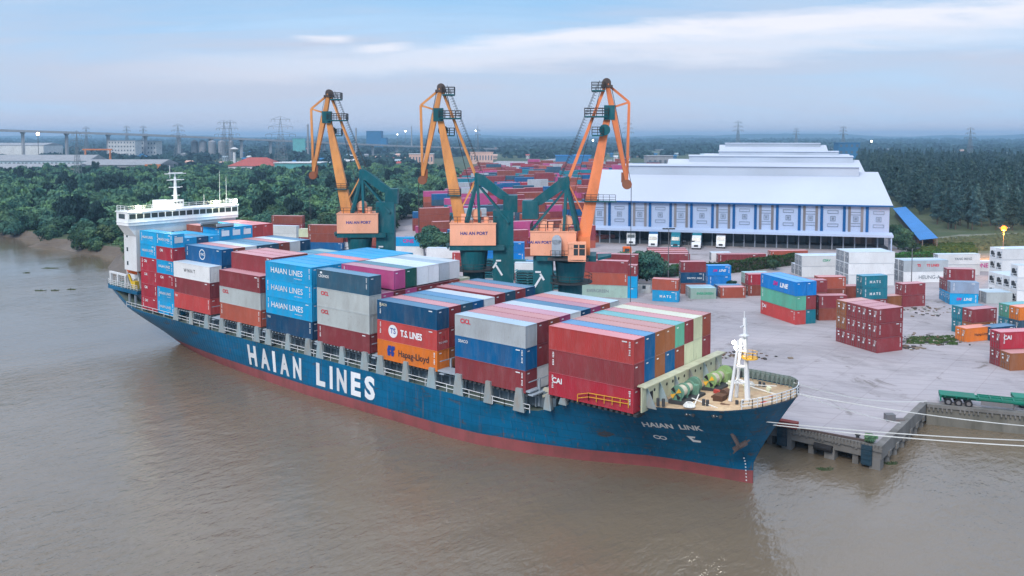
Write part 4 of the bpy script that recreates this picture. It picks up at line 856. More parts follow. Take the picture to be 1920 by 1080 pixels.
mb = MB(); mb.bx(-116.8, -115.6, .4, 1.3, pz + .76, pz + 2.3); mb.bar((-116.2, .6, 11.2), (-117.6, .2, 14.2), .35); mb.build('stores_crane', paint('yellow_crane', (.62, .42, .03), .5, .3), ship, OFF)
# mooring lines
def rope(p, q, sag, lab, r=.045, n=24):
    p = np.array(p, float); q = np.array(q, float); mb = MB(); P_ = [p + (q - p) * i / n - np.array((0, 0, sag * 4 * (i / n) * (1 - i / n))) for i in range(n + 1)]
    for a, b_ in zip(P_[:-1], P_[1:]): mb.bar(a, b_, 2 * r)
    tag(mb.build('mooring_line', M_rope), lab, 'rope', 'mooring lines from the bow')
def chock(u): z = zdeck(u) - .75; return (u, HV - hb(u, z) - .1, z)
rope(chock(5.2), G(2050, 842, 4), .6, 'lower white mooring rope from the bow side past the quay corner')
rope(chock(8.2), G(2050, 829, 4), .6, 'upper white mooring rope from the bow side past the quay corner')
rope((14.9, 11.5, 12.3), G(2050, 808, 4), .6, 'white mooring rope from the bow tip towards the right')
rope((14.6, 12.2, 12.2), G(1688, 793, 3.9), .35, 'dark mooring rope from bow tip down to the quay bollard')
rope((13.4, 14.6, 12.6), G(1738, 752, 4.2), .9, 'thin mooring rope crossing over the empty yard pavement')
# ---------------------------------------------------------------- yard stacks
def A1(x, y): return 1130 + x / 4.154, 440 + y / 4.154
def A2(x, y): return 1500 + x / 4.155, 440 + y / 4.155
def A4(x, y): return 1150 + x / 6, 400 + y / 6
def A5(x, y): return 1460 + x / 4.5, 440 + y / 4.5
def A6(x, y): return 1680 + x / 4.5, 440 + y / 4.5
def A7(x, y): return 860 + x / 6, 440 + y / 6
def A8(x, y): return 640 + x / 6, 440 + y / 6
GY = 'containers stacked in the yard'
def stack(name, px, ang, L, cols, H=None, where='', off=(0, 0), reefer=False, z0=3.5, k0=0, step=2.5, group=GY):
    """px: pixel of the near left ground corner; ang: heading of the long side; cols: [[(colour, logo, extra), ...bottom to top], ...] going away"""
    H = H or (2.9 if L > 10 else 2.6); a = radians(ang); ux, uy = cos(a), sin(a); wx, wy = -sin(a), cos(a)
    gx, gy, _ = G(*px, z0 if z0 < 4 else 3.5)
    gx += ux * off[0] + wx * off[1]; gy += uy * off[0] + wy * off[1]
    for c, col in enumerate(cols):
        c += k0
        cx, cy = gx + ux * L / 2 + wx * (1.22 + c * step), gy + uy * L / 2 + wy * (1.22 + c * step)
        n = len(col)
        for t_, it in enumerate(col):
            if it is None: continue
            it = it if isinstance(it, tuple) else (it,)
            tier = ('only' if n == 1 else 'bottom' if t_ == 0 else 'top' if t_ == n - 1 else 'middle') + ' tier'
            lab = f"{it[0]} container, {tier}, " + (f"{ORD[c - k0]} row of " if len(cols) > 1 else 'in ') + name
            dx = (random.random() - .5) * .12
            r = container((cx + ux * dx, cy + uy * dx, z0 + t_ * (H + .045)), a, L, H, it[0], lab, group, LG(it[1], L, H) if len(it) > 1 and it[1] else None, reefer=reefer)
            if len(it) > 2 and it[2]: it[2](r)
stack('the stack beside the hut', A4(435, 985), 20, 6.06, [[('cyan', 'mats'), 'rust red']])
stack('the pale pair before the hedge', A4(868, 965), 41, 6.06, [[('pale green', 'ever')], ['grey']])
stack('the low pair by the pale green', A4(1205, 955), 43, 6.06, [['rust red'], ['blue']])
stack('the double behind the red low one', A4(1500, 935), 44, 6.06, [['brown', 'crimson'], ['brown', 'pale green']], off=(.6, .6))
stack('the tall stack under the hedge', (1277, 551), 41, 6.06, [['brown', ('navy', 'pacific'), 'maroon']])
stack('the bright blue pair by the hedge', (1327, 536), 41, 6.06, [['bright blue', ('bright blue', 'smline')]])
stack('the tricolour stack mid yard', A1(1228, 612), -33, 12.19, [[('red', 'cai'), 'green', ('bright blue', 'smline40')], ['teal', 'maroon', 'bright blue']])
stack('the brown stack behind the blue topped one', A5(340, 725), 43, 6.06, [['brown', 'maroon']])
stack('the second brown stack behind the blue topped one', A5(340, 725), 43, 6.06, [['brown', 'brown', 'maroon']], off=(-2.8, 3.6))
stack('the salmon roofed stack left of the teal ones', A5(340, 725), 43, 6.06, [['brown', 'brown', 'rust red']], off=(3.2, 7.6))
stack('the low brown stack left of the teal ones', A5(540, 640), 43, 6.06, [['maroon', 'brown']], off=(-1, 1))
stack('the teal stack behind the maroon block', A5(705, 650), 50, 6.06, [['maroon', ('teal', 'mats'), ('teal', 'mats')]])
stack('the space right of the teal stack', A5(890, 617), 50, 6.06, [['ochre']])
stack('the maroon pair in the open yard', A6(55, 612), 54, 6.06, [['maroon', 'maroon']])
stack('the cyan based stack', A6(455, 590), 30, 6.06, [[('cyan', 'smline'), 'sky blue'], ['cyan', 'maroon', 'maroon'], ['cyan', 'maroon']])
stack('the space left of the reefer stack', A6(760, 582), 40, 6.06, [['pale grey'], ['white']])
stack('the maroon block in the foreground yard', A2(600, 925), 62, 6.06, [['maroon', 'maroon', 'maroon'], ['maroon', 'maroon', 'maroon'], ['maroon', 'maroon', 'maroon'], ['maroon', 'ochre', 'ochre']])
RF = 'white refrigerated containers in the yard'
stack('the reefer stack at the right edge', A6(1020, 577), 46, 12.19, [['white', 'white', 'white'], ['white', 'white'], ['white', 'white'], ['white', 'white']], reefer=True, group=RF)
stack('the far reefer stack at the right edge', A6(890, 400), 46, 12.19, [['white', 'white', 'white'], ['white', 'white', 'white']], reefer=True, group=RF)
stack('the white stack with the ship lettering', A6(60, 405), 43, 12.19, [[('white', 'heung'), ('grey', 'tsgrey')], ['white', 'white']], H=2.9)
stack('the long white stack behind the lettered one', A6(375, 345), 43, 12.19, [['white', ('white', 'yang')]], off=(-.5, .5))
stack('the space by the rough ground', A6(575, 312), 43, 12.19, [[('white', 'one')]], off=(-2, 0))
stack('the white stack below the canopy corner', A5(640, 440), 43, 12.19, [['white', 'white', 'white'], ['white', 'white', 'white'], ['white', 'white', 'white']], off=(-1.2, 1.0))
stack('the white stack beside the hedge end', A5(195, 357), 43, 12.19, [['white', ('white', 'csav')], ['white', 'white'], ['white']])
stack('the pair at the litter patch', A2(1290, 840), 58, 6.06, [[('orange', 'hapag20')]])
stack('the slate roofed row behind the orange one', A2(1490, 830), 60, 6.06, [['navy']], off=(0, -.2))
stack('the maroon topped stack behind the orange one', A2(1345, 800), 58, 6.06, [['ochre', 'maroon'], ['teal', 'teal']], off=(.4, .5))
stack('the orange topped stack near the right edge', A2(1700, 775), 56, 6.06, [['slate', 'orange'], ['teal', 'green']], off=(.2, 0))
stack('the stack cut by the right edge', A2(1640, 1062), 48, 12.19, [['ochre', None], ['maroon', ('crimson', 'cai')]], step=2.5)
stack('the stack cut by the right edge', A2(1640, 1062), 48, 12.19, [['brown', ('red', 'cai')]], off=(0, 5.0), k0=0) if False else None
# rows behind the hedge
for i, c in enumerate(('maroon', 'maroon', 'rust red', 'maroon')):
    stack(f'{ORD[i]} long box of the row before the trucks', A4(500 - i * 22, 562 - i * 22), 37, 12.19, [[c]], off=(-2.5 + i * .4, 0), group='containers in the truck lane')
for i, (x, y, c) in enumerate(((1185, 560, 'maroon'), (1275, 556, 'maroon'), (1780, 520, 'rust red'))):
    stack(f'{ORD[i]} box of the row beside the red truck', A4(x, y), 40 + (i == 2) * 6, 12.19, [[c]], H=2.6, off=(0, .5), group='containers in the truck lane')
stack('the short row by the parked red truck', A4(1110, 540), 40, 6.06, [['white']], off=(0, 1), group='containers in the truck lane')
# quay side stacks seen between the cranes
stack('the quay stack right of the third crane', A7(1330, 690), 26, 12.19, [[('pale green', 'everw'), 'rust red', 'maroon']], off=(0, 0))
stack('the cyan stack beside the quay stack', A7(1715, 705), 26, 6.06, [['cyan', 'cyan', 'maroon']], off=(.1, 0), step=2.5)
stack('the maroon stack behind the quay stack', A7(1440, 640), 26, 12.19, [['maroon', 'maroon', 'maroon']], off=(0, 5.5))
QS = [(A9_ := (500 + 0, 452), 24, 12.19, ['white', 'white'], 'by the ship bridge quay'),
      ((578, 470), 30, 12.19, ['blue', 'brown', 'brown'], 'left of the first crane'), ((640, 470), 30, 12.19, ['white', 'maroon', 'maroon'], 'just left of the first crane'),
      ((690, 476), 30, 12.19, ['maroon', 'brown'], 'behind the first crane'), ((725, 478), 32, 12.19, ['white', ('cyan', 'one'), ], 'right of the first crane'),
      ((800, 502), 32, 12.19, ['pale grey', 'white'], 'on the quay below the tree'), ((828, 500), 32, 6.06, ['brown', 'blue'], 'left of the second crane'),
      ((848, 508), 32, 6.06, ['brown', 'red'], 'just left of the second crane'), ((902, 512), 34, 12.19, ['cyan', 'bright blue', 'bright blue'], 'behind the second crane'),
      ((965, 530), 34, 6.06, ['maroon', 'white'], 'between the second and third crane'), ((985, 526), 34, 6.06, ['rust red', 'blue'], 'left of the third crane'),
      ((560, 460), 30, 12.19, ['maroon', 'cream'], 'beyond the ship stern'), ((510, 448), 30, 12.19, ['red', 'maroon', 'brown'], 'farthest left on the quay'), ((1085, 548), 30, 12.19, ['maroon', 'maroon'], 'right behind the third crane')]
for i, (p_, an, L_, cs, nm) in enumerate(QS): stack('the quay stack ' + nm, p_, an, L_, [cs], group='containers on the quay behind the ship')
# stacked flat racks beside the cranes
def racks(px, ang, n, L=12.19, nm=''):
    gx, gy, _ = G(*px, 3.5); a = radians(ang)
    for i in range(n):
        r = empty('flat_rack', (gx + cos(a) * L / 2, gy + sin(a) * L / 2, 3.5 + i * .66), a, f'folded teal flat rack, {ORD[i]} from the ground, {nm}', 'flat rack', 'folded flat racks stacked on the quay')
        mb = MB(); mb.bx(-L / 2, L / 2, -1.2, 1.2, .12, .45)
        mb.build('rack_deck', M_teal, r, loc=((i % 3) * .08, 0, 0))
        mb = MB()
        for sx_ in (-1, 1): mb.bx(sx_ * L / 2 - .25, sx_ * L / 2 + .25, -1.2, 1.2, .45, .6); mb.bx(sx_ * L / 4 - .2, sx_ * L / 4 + .2, -1.22, -1.0, .0, .12)
        mb.build('end_frame', paint('pale_teal', (.10, .25, .28), .6, .3), r)
racks((905, 520), 30, 8, nm='under the second crane'); racks((938, 524), 30, 7, nm='right of the second crane'); racks((968, 534), 33, 6, nm='left pile by the third crane'); racks((1010, 541), 33, 6, nm='pile under the third crane')
# ---------------------------------------------------------------- harbour cranes
def crane(x, y, rz, who, *, M_boom=M_boom, house=(-3.9, 4.1), tower=(-7.0, -3.4, 29.0), cabshow=True, nose=4.9):
    c = empty('harbour_crane', (x, y, 3.5), rz, who, 'crane', 'level luffing cranes on the quay'); Z = lambda z: z - 3.5
    P = lambda r, yy, z: (r, yy, z - 3.5)
    mb = MB(); mb.cyl(P(0, 0, 3.5), P(0, 0, 18.2), 2.0, 1.95, 20); mb.cyl(P(0, 0, 18.2), P(0, 0, 21.8), 2.1, 2.5, 20); mb.build('pedestal', [M_teal], c)
    mb = MB(); mb.cyl(P(0, 0, 18.4), P(0, 0, 18.6), 3.6, n=20); mb.build('ring_platform', M_dark, c)
    mb = MB(); rail(mb, [P(3.5 * cos(t_), 3.5 * sin(t_), 18.6) for t_ in np.linspace(0, 2 * pi, 13)], 1.1, .07, 1.8, 1); mb.build('platform_rail', M_dark, c)
    mb = MB(); mb.bx(-5.4, 4.2, -2.5, 2.5, Z(22.1), Z(23.0)); mb.poly([P(4.4, -2.6, 22.3), P(nose, -1.0, 22.6), P(nose, 1.0, 22.6), P(4.4, 2.6, 22.3)], (0, 0, .4)); mb.build('slewing_platform', M_teal, c)
    h0, h1 = house
    mb = MB(); mb.bx(h0, h1, -2.7, 2.7, Z(23.0), Z(26.8)); mb.bx(h0 - .1, h1 + .1, -2.8, 2.8, Z(26.75), Z(26.9)); hs_ = mb.build('machinery_house', M_peach, c)
    for sy in (-1, 1): letter(hs_, 'HAI AN PORT', I_b, ((h0 + h1) / 2 + (-.2 if sy > 0 else -2.2), sy * 2.73, Z(25.1)), .78 if sy > 0 else .62, rz=pi if sy > 0 else 0, bold=.03)
    mb = MB(); rail(mb, [P(h0, -2.7, 26.9), P(h1, -2.7, 26.9), P(h1, 2.7, 26.9), P(h0, 2.7, 26.9), P(h0, -2.7, 26.9)], 1.1, .08, 1.3, 1); mb.build('roof_rail', M_dark, c)
    mb = MB(); rg = random.Random(int(x))
    for i in range(7): xx = h0 + 1 + rg.random() * (h1 - h0 - 3); yy = rg.uniform(-2, 2); mb.bx(xx, xx + .8, yy, yy + .8, Z(26.9), Z(27.7 + rg.random() * 1.2))
    mb.cyl(P(-.5, -1.2, 28.3), P(-.5, 1.2, 28.3), .9, n=14); mb.build('winch_gear', M_peach, c)
    # right hand side equipment and cab
    mb = MB(); mb.bx(h0 + 3.5, h0 + 5.0, -3.9, -2.7, Z(23.1), Z(25.6)); mb.cyl(P(h0 + 4.25, -3.9, 25.6), P(h0 + 4.25, -2.7, 25.6), .75, n=14); mb.build('air_unit', M_grey, c)
    cb = empty('cab', P(1.2, -4.1, 22.4), 0); cb.parent = c
    mb = MB(); mb.bx(-1.4, 1.4, -1.3, 1.3, .1, 1.05); mb.bx(-1.4, 1.4, -1.3, 1.3, 2.75, 2.95)
    for sx_ in (-1, 0.2, 1):
        for sy in (-1, 1): mb.bx(sx_ * 1.32 - .08, sx_ * 1.32 + .08, sy * 1.22 - .08, sy * 1.22 + .08, 1.05, 2.8)
    mb.bx(-1.4, 1.4, -1.3, 1.3, 2.1, 2.18); mb.bx(-1.4, -.5, -1.3, 1.3, 1.0, 2.8); mb.build('cab_frame', M_peach, cb)
    mb = MB(); mb.bx(-.6, 1.34, -1.24, 1.24, 1.05, 2.75); mb.build('cab_window', M_glass, cb)
    mb = MB(); rail(mb, [P(-3, -4.3, 22.9), P(0, -4.3, 22.9)], 1.1, .07, .8, 1); mb.bx(-3.4, 3, -5.4, -2.8, Z(22.6), Z(22.75)); mb.build('side_walkway', M_dark, c)
    t0, t1, tt = tower
    mb = MB(); mb.bx(t0, t1, -1.7, 1.7, 0.02, Z(tt)); mb.bx(t0 - .06, t1 + .06, -1.76, 1.76, Z(tt - 6.2), Z(tt - 6.0)); tw = mb.build('tower', M_teal, c)
    for sy in (-1, 1):
        mb = MB(); ym = sy * 1.75; xm = (t0 + t1) / 2 + (.8 if sy > 0 else -.8)
        mb.bar((xm - .6, ym, Z(17.6)), (xm + .5, ym, Z(19.4)), .1, .32); mb.bar((xm + .4, ym, Z(19.9)), (xm + 1.0, ym, Z(18.9)), .1, .32); mb.bar((xm - .4, ym, Z(20.2)), (xm + .5, ym, Z(20.2)), .1, .28); mb.build('emblem', M_mark, tw)
    # A frame
    mb = MB()
    for sy in (-1, 1):
        top_ = P(-.6, sy * .9, 34.4)
        mb.bar(P(1.2, sy * 1.9, 26.9), top_, .75, .6, .5, .45); mb.bar(P(-6.2, sy * 1.9, 26.9), P(-1.0, sy * .95, 33.2), .36, .36, .3, .3); mb.bar(P(-1.0, sy * 1.9, 26.9), P(-.7, sy * .9, 33.8), .45)
    mb.bar(P(-.6, -1.1, 34.4), P(-.6, 1.1, 34.4), .8); mb.bar(P(.4, -1.5, 30.5), P(.4, 1.5, 30.5), .35)
    mb.build('a_frame', M_teal, c)
    cw = MB(); Lq = [P(-.2, 0, 35.6), P(-1.6, 0, 35.2), P(-6.2, 0, 31.6), P(-6.4, 0, 30.6), P(-4.6, 0, 31.0), P(-1.2, 0, 33.4), P(-.1, 0, 33.6)]
    for y0 in (-1.2, .6): cw.poly([(a, y0, b_) for a, _, b_ in Lq], (0, .6, 0))
    cwo = cw.build('counterweight_lever', M_teal, c); mb = MB(); mb.bx(-7.7, -5.2, -1.6, 1.6, Z(28.7), Z(31.6)); mb.build('counterweight', M_teal, cwo)
    # boom
    mb = MB(); A_, B_ = P(2.0, 0, 25.0), P(6.0, 0, 46.0)
    M_ = tuple(a + (b_ - a) * .62 for a, b_ in zip(A_, B_)); mb.bar(A_, M_, 2.3, 2.1, 1.5, 1.6); mb.bar(M_, B_, 1.5, 1.6, .95, .9); mb.bx(1.2, 3.2, -1.5, 1.5, Z(22.9), Z(26.0))
    bm = mb.build('boom', M_boom, c)
    mb = MB()
    for k in range(40):
        f_ = .03 + k * .022; p_ = np.array(A_) + (np.array(B_) - np.array(A_)) * f_ + (1.0 - .5 * f_, 0, -.15); mb.bar(p_ + (0, -.25, 0), p_ + (0, .25, 0), .07)
    for yy in (-.25, .25): mb.bar(np.array(A_) + (1.0, yy, 0), np.array(B_) + (.5, yy, 0), .06)
    mb.build('boom_ladder', M_boom, bm)
    # walkway half way up the boom
    bc = P(3.3, 0, 31.6); mb = MB(); mb.bx(bc[0] - 1.1, bc[0] + 1.3, -1.5, 1.5, bc[2] - .1, bc[2] + .1); mb.bx(bc[0] + .6, bc[0] + 4.1, -1.6, -.2, bc[2] - .1, bc[2] + .05) if not cabshow else None
    mb.build('boom_walkway', M_teal, bm)
    mb = MB(); rail(mb, [(bc[0] + (3.9 if not cabshow else 1.2), -1.5, bc[2]), (bc[0] - 1, -1.5, bc[2]), (bc[0] - 1, 1.5, bc[2]), (bc[0] + 1.2, 1.5, bc[2])], 1.1, .07, .9, 2); mb.build('walkway_rail', M_dark, bm)
    # fly jib
    T_, N_, K_ = P(5.75, 0, 50.3), P(9.0, 0, 34.6), P(9.25, 0, 47.4)
    mb = MB(); H_ = P(6.7, 0, 45.9)
    for sy in (-.55, .55): mb.bar((T_[0], sy * .8, T_[2]), (H_[0], sy * 1.2, H_[2]), .35, .6, .5, .9); mb.bar((H_[0], sy * 1.2, H_[2]), (N_[0], sy * .5, N_[2]), .5, .95, .3, .45)
    for f_ in (.15, .35, .55, .75): p_ = [a + (b_ - a) * f_ for a, b_ in zip(H_, N_)]; mb.bar((p_[0], -.6, p_[2]), (p_[0], .6, p_[2]), .25)
    mb.bar(T_, K_, .38); mb.bar(K_, N_, .42); mb.bar(K_, (H_[0], 0, H_[2] + .7), .32); jb = mb.build('fly_jib', M_boom, c)
    mb = MB()
    for yy in (-.5, .5): mb.cyl((T_[0] - .1, yy - .15, T_[2] + .2), (T_[0] - .1, yy + .15, T_[2] + .2), .72, n=16)
    mb.bx(T_[0] - .9, T_[0] + .9, -.8, .8, T_[2] - .6, T_[2] - .2); mb.build('head_sheave', paint('dark_gear', (.08, .06, .055), .5, .5), jb)
    mb = MB()
    for yy in (-.75, .45): mb.cyl((N_[0], yy, N_[2] - .3), (N_[0], yy + .3, N_[2] - .3), .78, n=16)
    mb.bx(N_[0] - .9, N_[0] - .2, -.3, .3, N_[2], N_[2] + 1.6); mb.build('nose_sheave', paint('rusty_gear', (.30, .10, .05), .6, .5), jb)
    def plat(r0, r1, z, y0=-1.3, y1=1.3, par=None, nm='jib_platform'):
        mb = MB(); mb.bx(r0, r1, y0, y1, Z(z) - .22, Z(z)); o_ = mb.build(nm, M_teal, par)
        mb = MB(); rail(mb, [(r0, y0, Z(z)), (r1, y0, Z(z)), (r1, y1, Z(z)), (r0, y1, Z(z)), (r0, y0, Z(z))], 1.25, .1, .9, 2); mb.build('platform_rail', M_dark, o_)
    plat(3.3, 5.4, 49.3, par=jb); plat(2.2, 6.0, 45.2, par=jb); plat(3.4, 5.2, 42.2, -1.6, .2, par=bm)
    mb = MB(); mb.bx(5.3, 7.0, -1.0, 1.0, Z(44.6), Z(46.9)); mb.cyl(P(5.4, -1.3, 43.0), P(5.4, -.9, 43.0), .9, n=14); mb.build('joint_housing', M_teal, jb)
    mb = MB(); mb.bar(P(5.3, -.3, 49.6), P(-.5, -.3, 34.6), .42, .5); mb.bar(P(5.3, .5, 49.6), P(-.5, .5, 34.6), .2, .2); mb.build('tie_rod', M_boom, c)
    mb = MB()
    for k in range(32):
        f_ = .04 + k * .029; p_ = np.array(P(5.0, .15, 49.8)) + (np.array(P(-.9, .15, 34.8)) - np.array(P(5.0, .15, 49.8))) * f_; mb.bar(p_ - (.35, 0, -.1), p_ + (-.9, 0, .3), .06)
    mb.bar(P(4.1, .15, 50.1), P(-1.8, .15, 35.1), .07); mb.bar(P(4.6, .15, 50.9), P(-1.3, .15, 35.9), .07); mb.build('tie_rod_ladder', M_dark, c)
    mb = MB(); mb.bar(P(-.6, .9, 34.4), P(2.6, .9, 28.6), .2); mb.bar(P(-.3, -.9, 34.4), P(2.6, -.9, 28.6), .2); mb.build('luffing_strut', M_boom, c)
    mb = MB(); zb = 14 if not cabshow else 24
    for yy in (-.6, .6):
        mb.bar((N_[0] + .7, yy, N_[2] - .4), (N_[0] + .7, yy, Z(zb)), .06)
        mb.bar((T_[0] + .55, yy, T_[2] + .2), (N_[0] + .7, yy, N_[2] - .3), .06); mb.bar((T_[0] - .8, yy, T_[2] + .2), P(-.5, yy, 28.5), .06)
    if not cabshow: mb.build('hoist_cable', M_dark, c)
    else: mb.v = mb.v[:]; mb.build('hoist_cable', M_dark, c)
    return c
RA = YAW
crane(-79.9, 28.4, RA + pi + .05, 'orange crane farthest from the bow, boom raised over the ship stern half')
crane(-49.6, 28.4, RA + pi + .02, 'middle orange crane with its boom leaning left over the ship')
crane(-28.8, 28.4, RA - .10, 'orange crane nearest the bow with jib hanging before the white warehouse', house=(-6.3, 1.0), tower=(-5.9, -2.8, 22.6), cabshow=False, nose=6.6, M_boom=M_boom3)
# ---------------------------------------------------------------- warehouses
Wl, Wr = np.array([-121.66, 173.5]), np.array([-29.7, 216.0])
wd = (Wr - Wl) / np.linalg.norm(Wr - Wl); wang = math.atan2(wd[1], wd[0])
def lat(px, D_): return (px - 960) / FPX * D_
def warehouse(x0, x1, D0, D1, eave, ridge, lab, mon, front=False):
    """x0, x1 pixel columns of the ridge ends at distance D1"""
    pr = V(x1, 300, D1); a = wang; Lw = 10.0
    for _ in range(3000):
        qx, qy = pr[0] - cos(a) * Lw - CX, pr[1] - sin(a) * Lw - CY; ff = -qx * sin(YAW) + qy * cos(YAW)
        if 960 + FPX * (qx * cos(YAW) + qy * sin(YAW)) / ff <= x0: break
        Lw += .1
    pl = (pr[0] - cos(a) * Lw, pr[1] - sin(a) * Lw, 0)
    if front: pl, pr = (Wl[0], Wl[1], 0), (Wr[0], Wr[1], 0); a = wang
    Lw = math.hypot(pr[0] - pl[0], pr[1] - pl[1]); dp = D1 - D0
    o = empty('warehouse', (pl[0], pl[1], 3.5), a, lab, 'warehouse', 'white gabled warehouses')
    if not front: o.location = (pl[0] + sin(a) * dp, pl[1] - cos(a) * dp, 3.5)
    Z = lambda z: z - 3.5; zf = Z(9.6) if front else 0
    mb = MB(); mb.bx(.3, Lw - .3, .3, 2 * dp - .3, zf, Z(eave) - .1)
    mb.add([(.3, .3, Z(eave) - .1), (.3, dp, Z(ridge) - .2), (.3, 2 * dp - .3, Z(eave) - .1), (Lw - .3, .3, Z(eave) - .1), (Lw - .3, dp, Z(ridge) - .2), (Lw - .3, 2 * dp - .3, Z(eave) - .1)], [(0, 1, 2), (3, 5, 4)])
    mb.build('wall', M_wall, o)
    mb = MB(); r = [(-.6, -.8, Z(eave)), (Lw + .6, -.8, Z(eave)), (Lw + .6, dp, Z(ridge)), (-.6, dp, Z(ridge))]; r2 = [(-.6, dp, Z(ridge)), (Lw + .6, dp, Z(ridge)), (Lw + .6, 2 * dp + .8, Z(eave)), (-.6, 2 * dp + .8, Z(eave))]
    mb.add(r, [(0, 1, 2, 3)]); mb.add(r2, [(0, 1, 2, 3)]); ro = mb.build('roof', M_roof, o)
    m0, m1, mh, md = mon
    mb = MB(); zr = Z(ridge) - .8; mb.bx(m0 * Lw, m1 * Lw, dp - md, dp + md, zr - 1.0, zr + mh); mb.build('roof_monitor', paint('monitor_grey', (.40, .45, .52), .45, .15, (.3, .3, .3), .2, streak=False), ro)
    mb = MB(); mb.add([(m0 * Lw - .4, dp - md - .6, zr + mh), (m1 * Lw + .4, dp - md - .6, zr + mh), (m1 * Lw + .4, dp, zr + mh + .7), (m0 * Lw - .4, dp, zr + mh + .7), (m0 * Lw - .4, dp + md + .6, zr + mh), (m1 * Lw + .4, dp + md + .6, zr + mh)], [(0, 1, 2, 3), (3, 2, 5, 4)]); mb.build('monitor_roof', M_roof, ro)
    mb = MB(); mb.bx(-.7, Lw + .7, -.95, -.75, Z(eave) - .5, Z(eave) + .02); mb.bx(Lw + .5, Lw + .75, -.9, 2 * dp, Z(eave) - .5, Z(eave) - .2); mb.build('gutter', M_bluet, o)
    mb = MB(); mb.bx(Lw - .33, Lw - .2, .5, 2 * dp - .5, Z(eave) - 5, Z(eave) - .4); mb.build('side_trim', M_bluet, o)
    return o, Lw, Z
wh, Lw, ZW = warehouse(1135, 1646, 270, 300, 19.0, 29.0, 'large white warehouse with blue piers and a loading canopy', (.10, .935, 2.6, 5), front=True)
# front elevation
nb = 14; bw = Lw / nb; M_pan = paint('panel_light', (.60, .67, .78), .5, .1); M_gri = paint('brown_grille', (.20, .19, .20), .7, .4); M_lin = paint('panel_line', (.20, .25, .33), .6, .1)
for i in range(nb):
    x0 = i * bw
    mb = MB(); mb.bx(x0 - .45, x0 + .45, .02, .34, ZW(9.6), ZW(18.6)); mb.build('pier', M_bluet, wh)
    mb = MB(); zc = ZW(14.2); xc = x0 + bw / 2
    def frame(xa, xb, za, zb, w_=.17):
        mb.bx(xa, xb, .16, .30, zb - w_, zb); mb.bx(xa, xb, .16, .30, za, za + w_); mb.bx(xa, xa + w_, .16, .30, za + w_, zb - w_); mb.bx(xb - w_, xb, .16, .30, za + w_, zb - w_)
    frame(xc - .85, xc + .85, zc - .85, zc + .85, .2)
    mb.bx(xc - .4, xc + .4, .2, .30, zc - .4, zc + .4)
    if i % 2 == 1: frame(xc - 1.75, xc + 1.75, zc + 1.7, zc + 2.8); frame(xc - 1.75, xc + 1.75, zc - 2.8, zc - 1.7)
    else:
        for dz in (1.4, 2.3, -1.5, -2.4): mb.bx(xc - 1.5, xc + 1.5, .16, .30, zc + dz - .1, zc + dz + .1)
    mb.build('window', M_lin, wh)
    if i % 2 == 0:
        for sx_ in (-1, 1): mb = MB(); mb.bx(xc + sx_ * 2.0 - .42, xc + sx_ * 2.0 + .42, .12, .32, ZW(9.8), ZW(18.4)); mb.build('grille', M_gri, wh)
mb = MB(); mb.bx(-.8, Lw + .6, -2.8, .3, ZW(9.0), ZW(9.15)); mb.add([(-.8, -2.8, ZW(9.2)), (Lw + .6, -2.8, ZW(9.2)), (Lw + .6, .3, ZW(9.9)), (-.8, .3, ZW(9.9)), (-.8, .3, ZW(9.2)), (Lw + .6, .3, ZW(9.2))], [(0, 1, 2, 3), (0, 3, 4), (1, 5, 2)]); mb.bx(-.8, Lw + .6, -2.95, -2.8, ZW(8.5), ZW(9.3)); mb.build('loading_canopy', M_wall, wh)
mb = MB()
for i in range(29): mb.bx(i * bw / 2 - .2, i * bw / 2 + .2, 1.2, 1.6, 0, ZW(8.9))
mb.build('dock_pillar', paint('dock_grey', (.30, .35, .42), .6, .3), wh)
for i in (0, nb): mb = MB(); mb.bx(i * bw - .2, i * bw + .2, -2.7, -2.3, 0, ZW(8.9)); mb.build('canopy_post', M_wall, wh)
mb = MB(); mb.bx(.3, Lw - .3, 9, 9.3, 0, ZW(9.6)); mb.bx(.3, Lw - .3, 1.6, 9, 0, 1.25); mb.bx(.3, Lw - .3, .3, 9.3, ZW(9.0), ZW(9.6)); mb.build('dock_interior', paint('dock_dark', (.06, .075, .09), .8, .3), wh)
mb = MB()
for i in range(nb * 2): mb.bx(i * bw / 2 + .7, i * bw / 2 + bw / 2 - .7, 8.85, 9.0, 1.3, 4.4)
mb.build('dock_door', paint('door_grey', (.14, .17, .20), .6, .3), wh)
warehouse(1256, 1608, 402, 432, 22, 30.2, 'second white warehouse roof, directly behind the front one', (.11, .97, 2.4, 5))
warehouse(1322, 1590, 530, 560, 22, 30.6, 'third white warehouse roof in the receding row', (.1, .93, 2.2, 5))
warehouse(1350, 1547, 740, 772, 24, 34.5, 'farthest white warehouse roof of the row', (.05, .95, 2.0, 5))
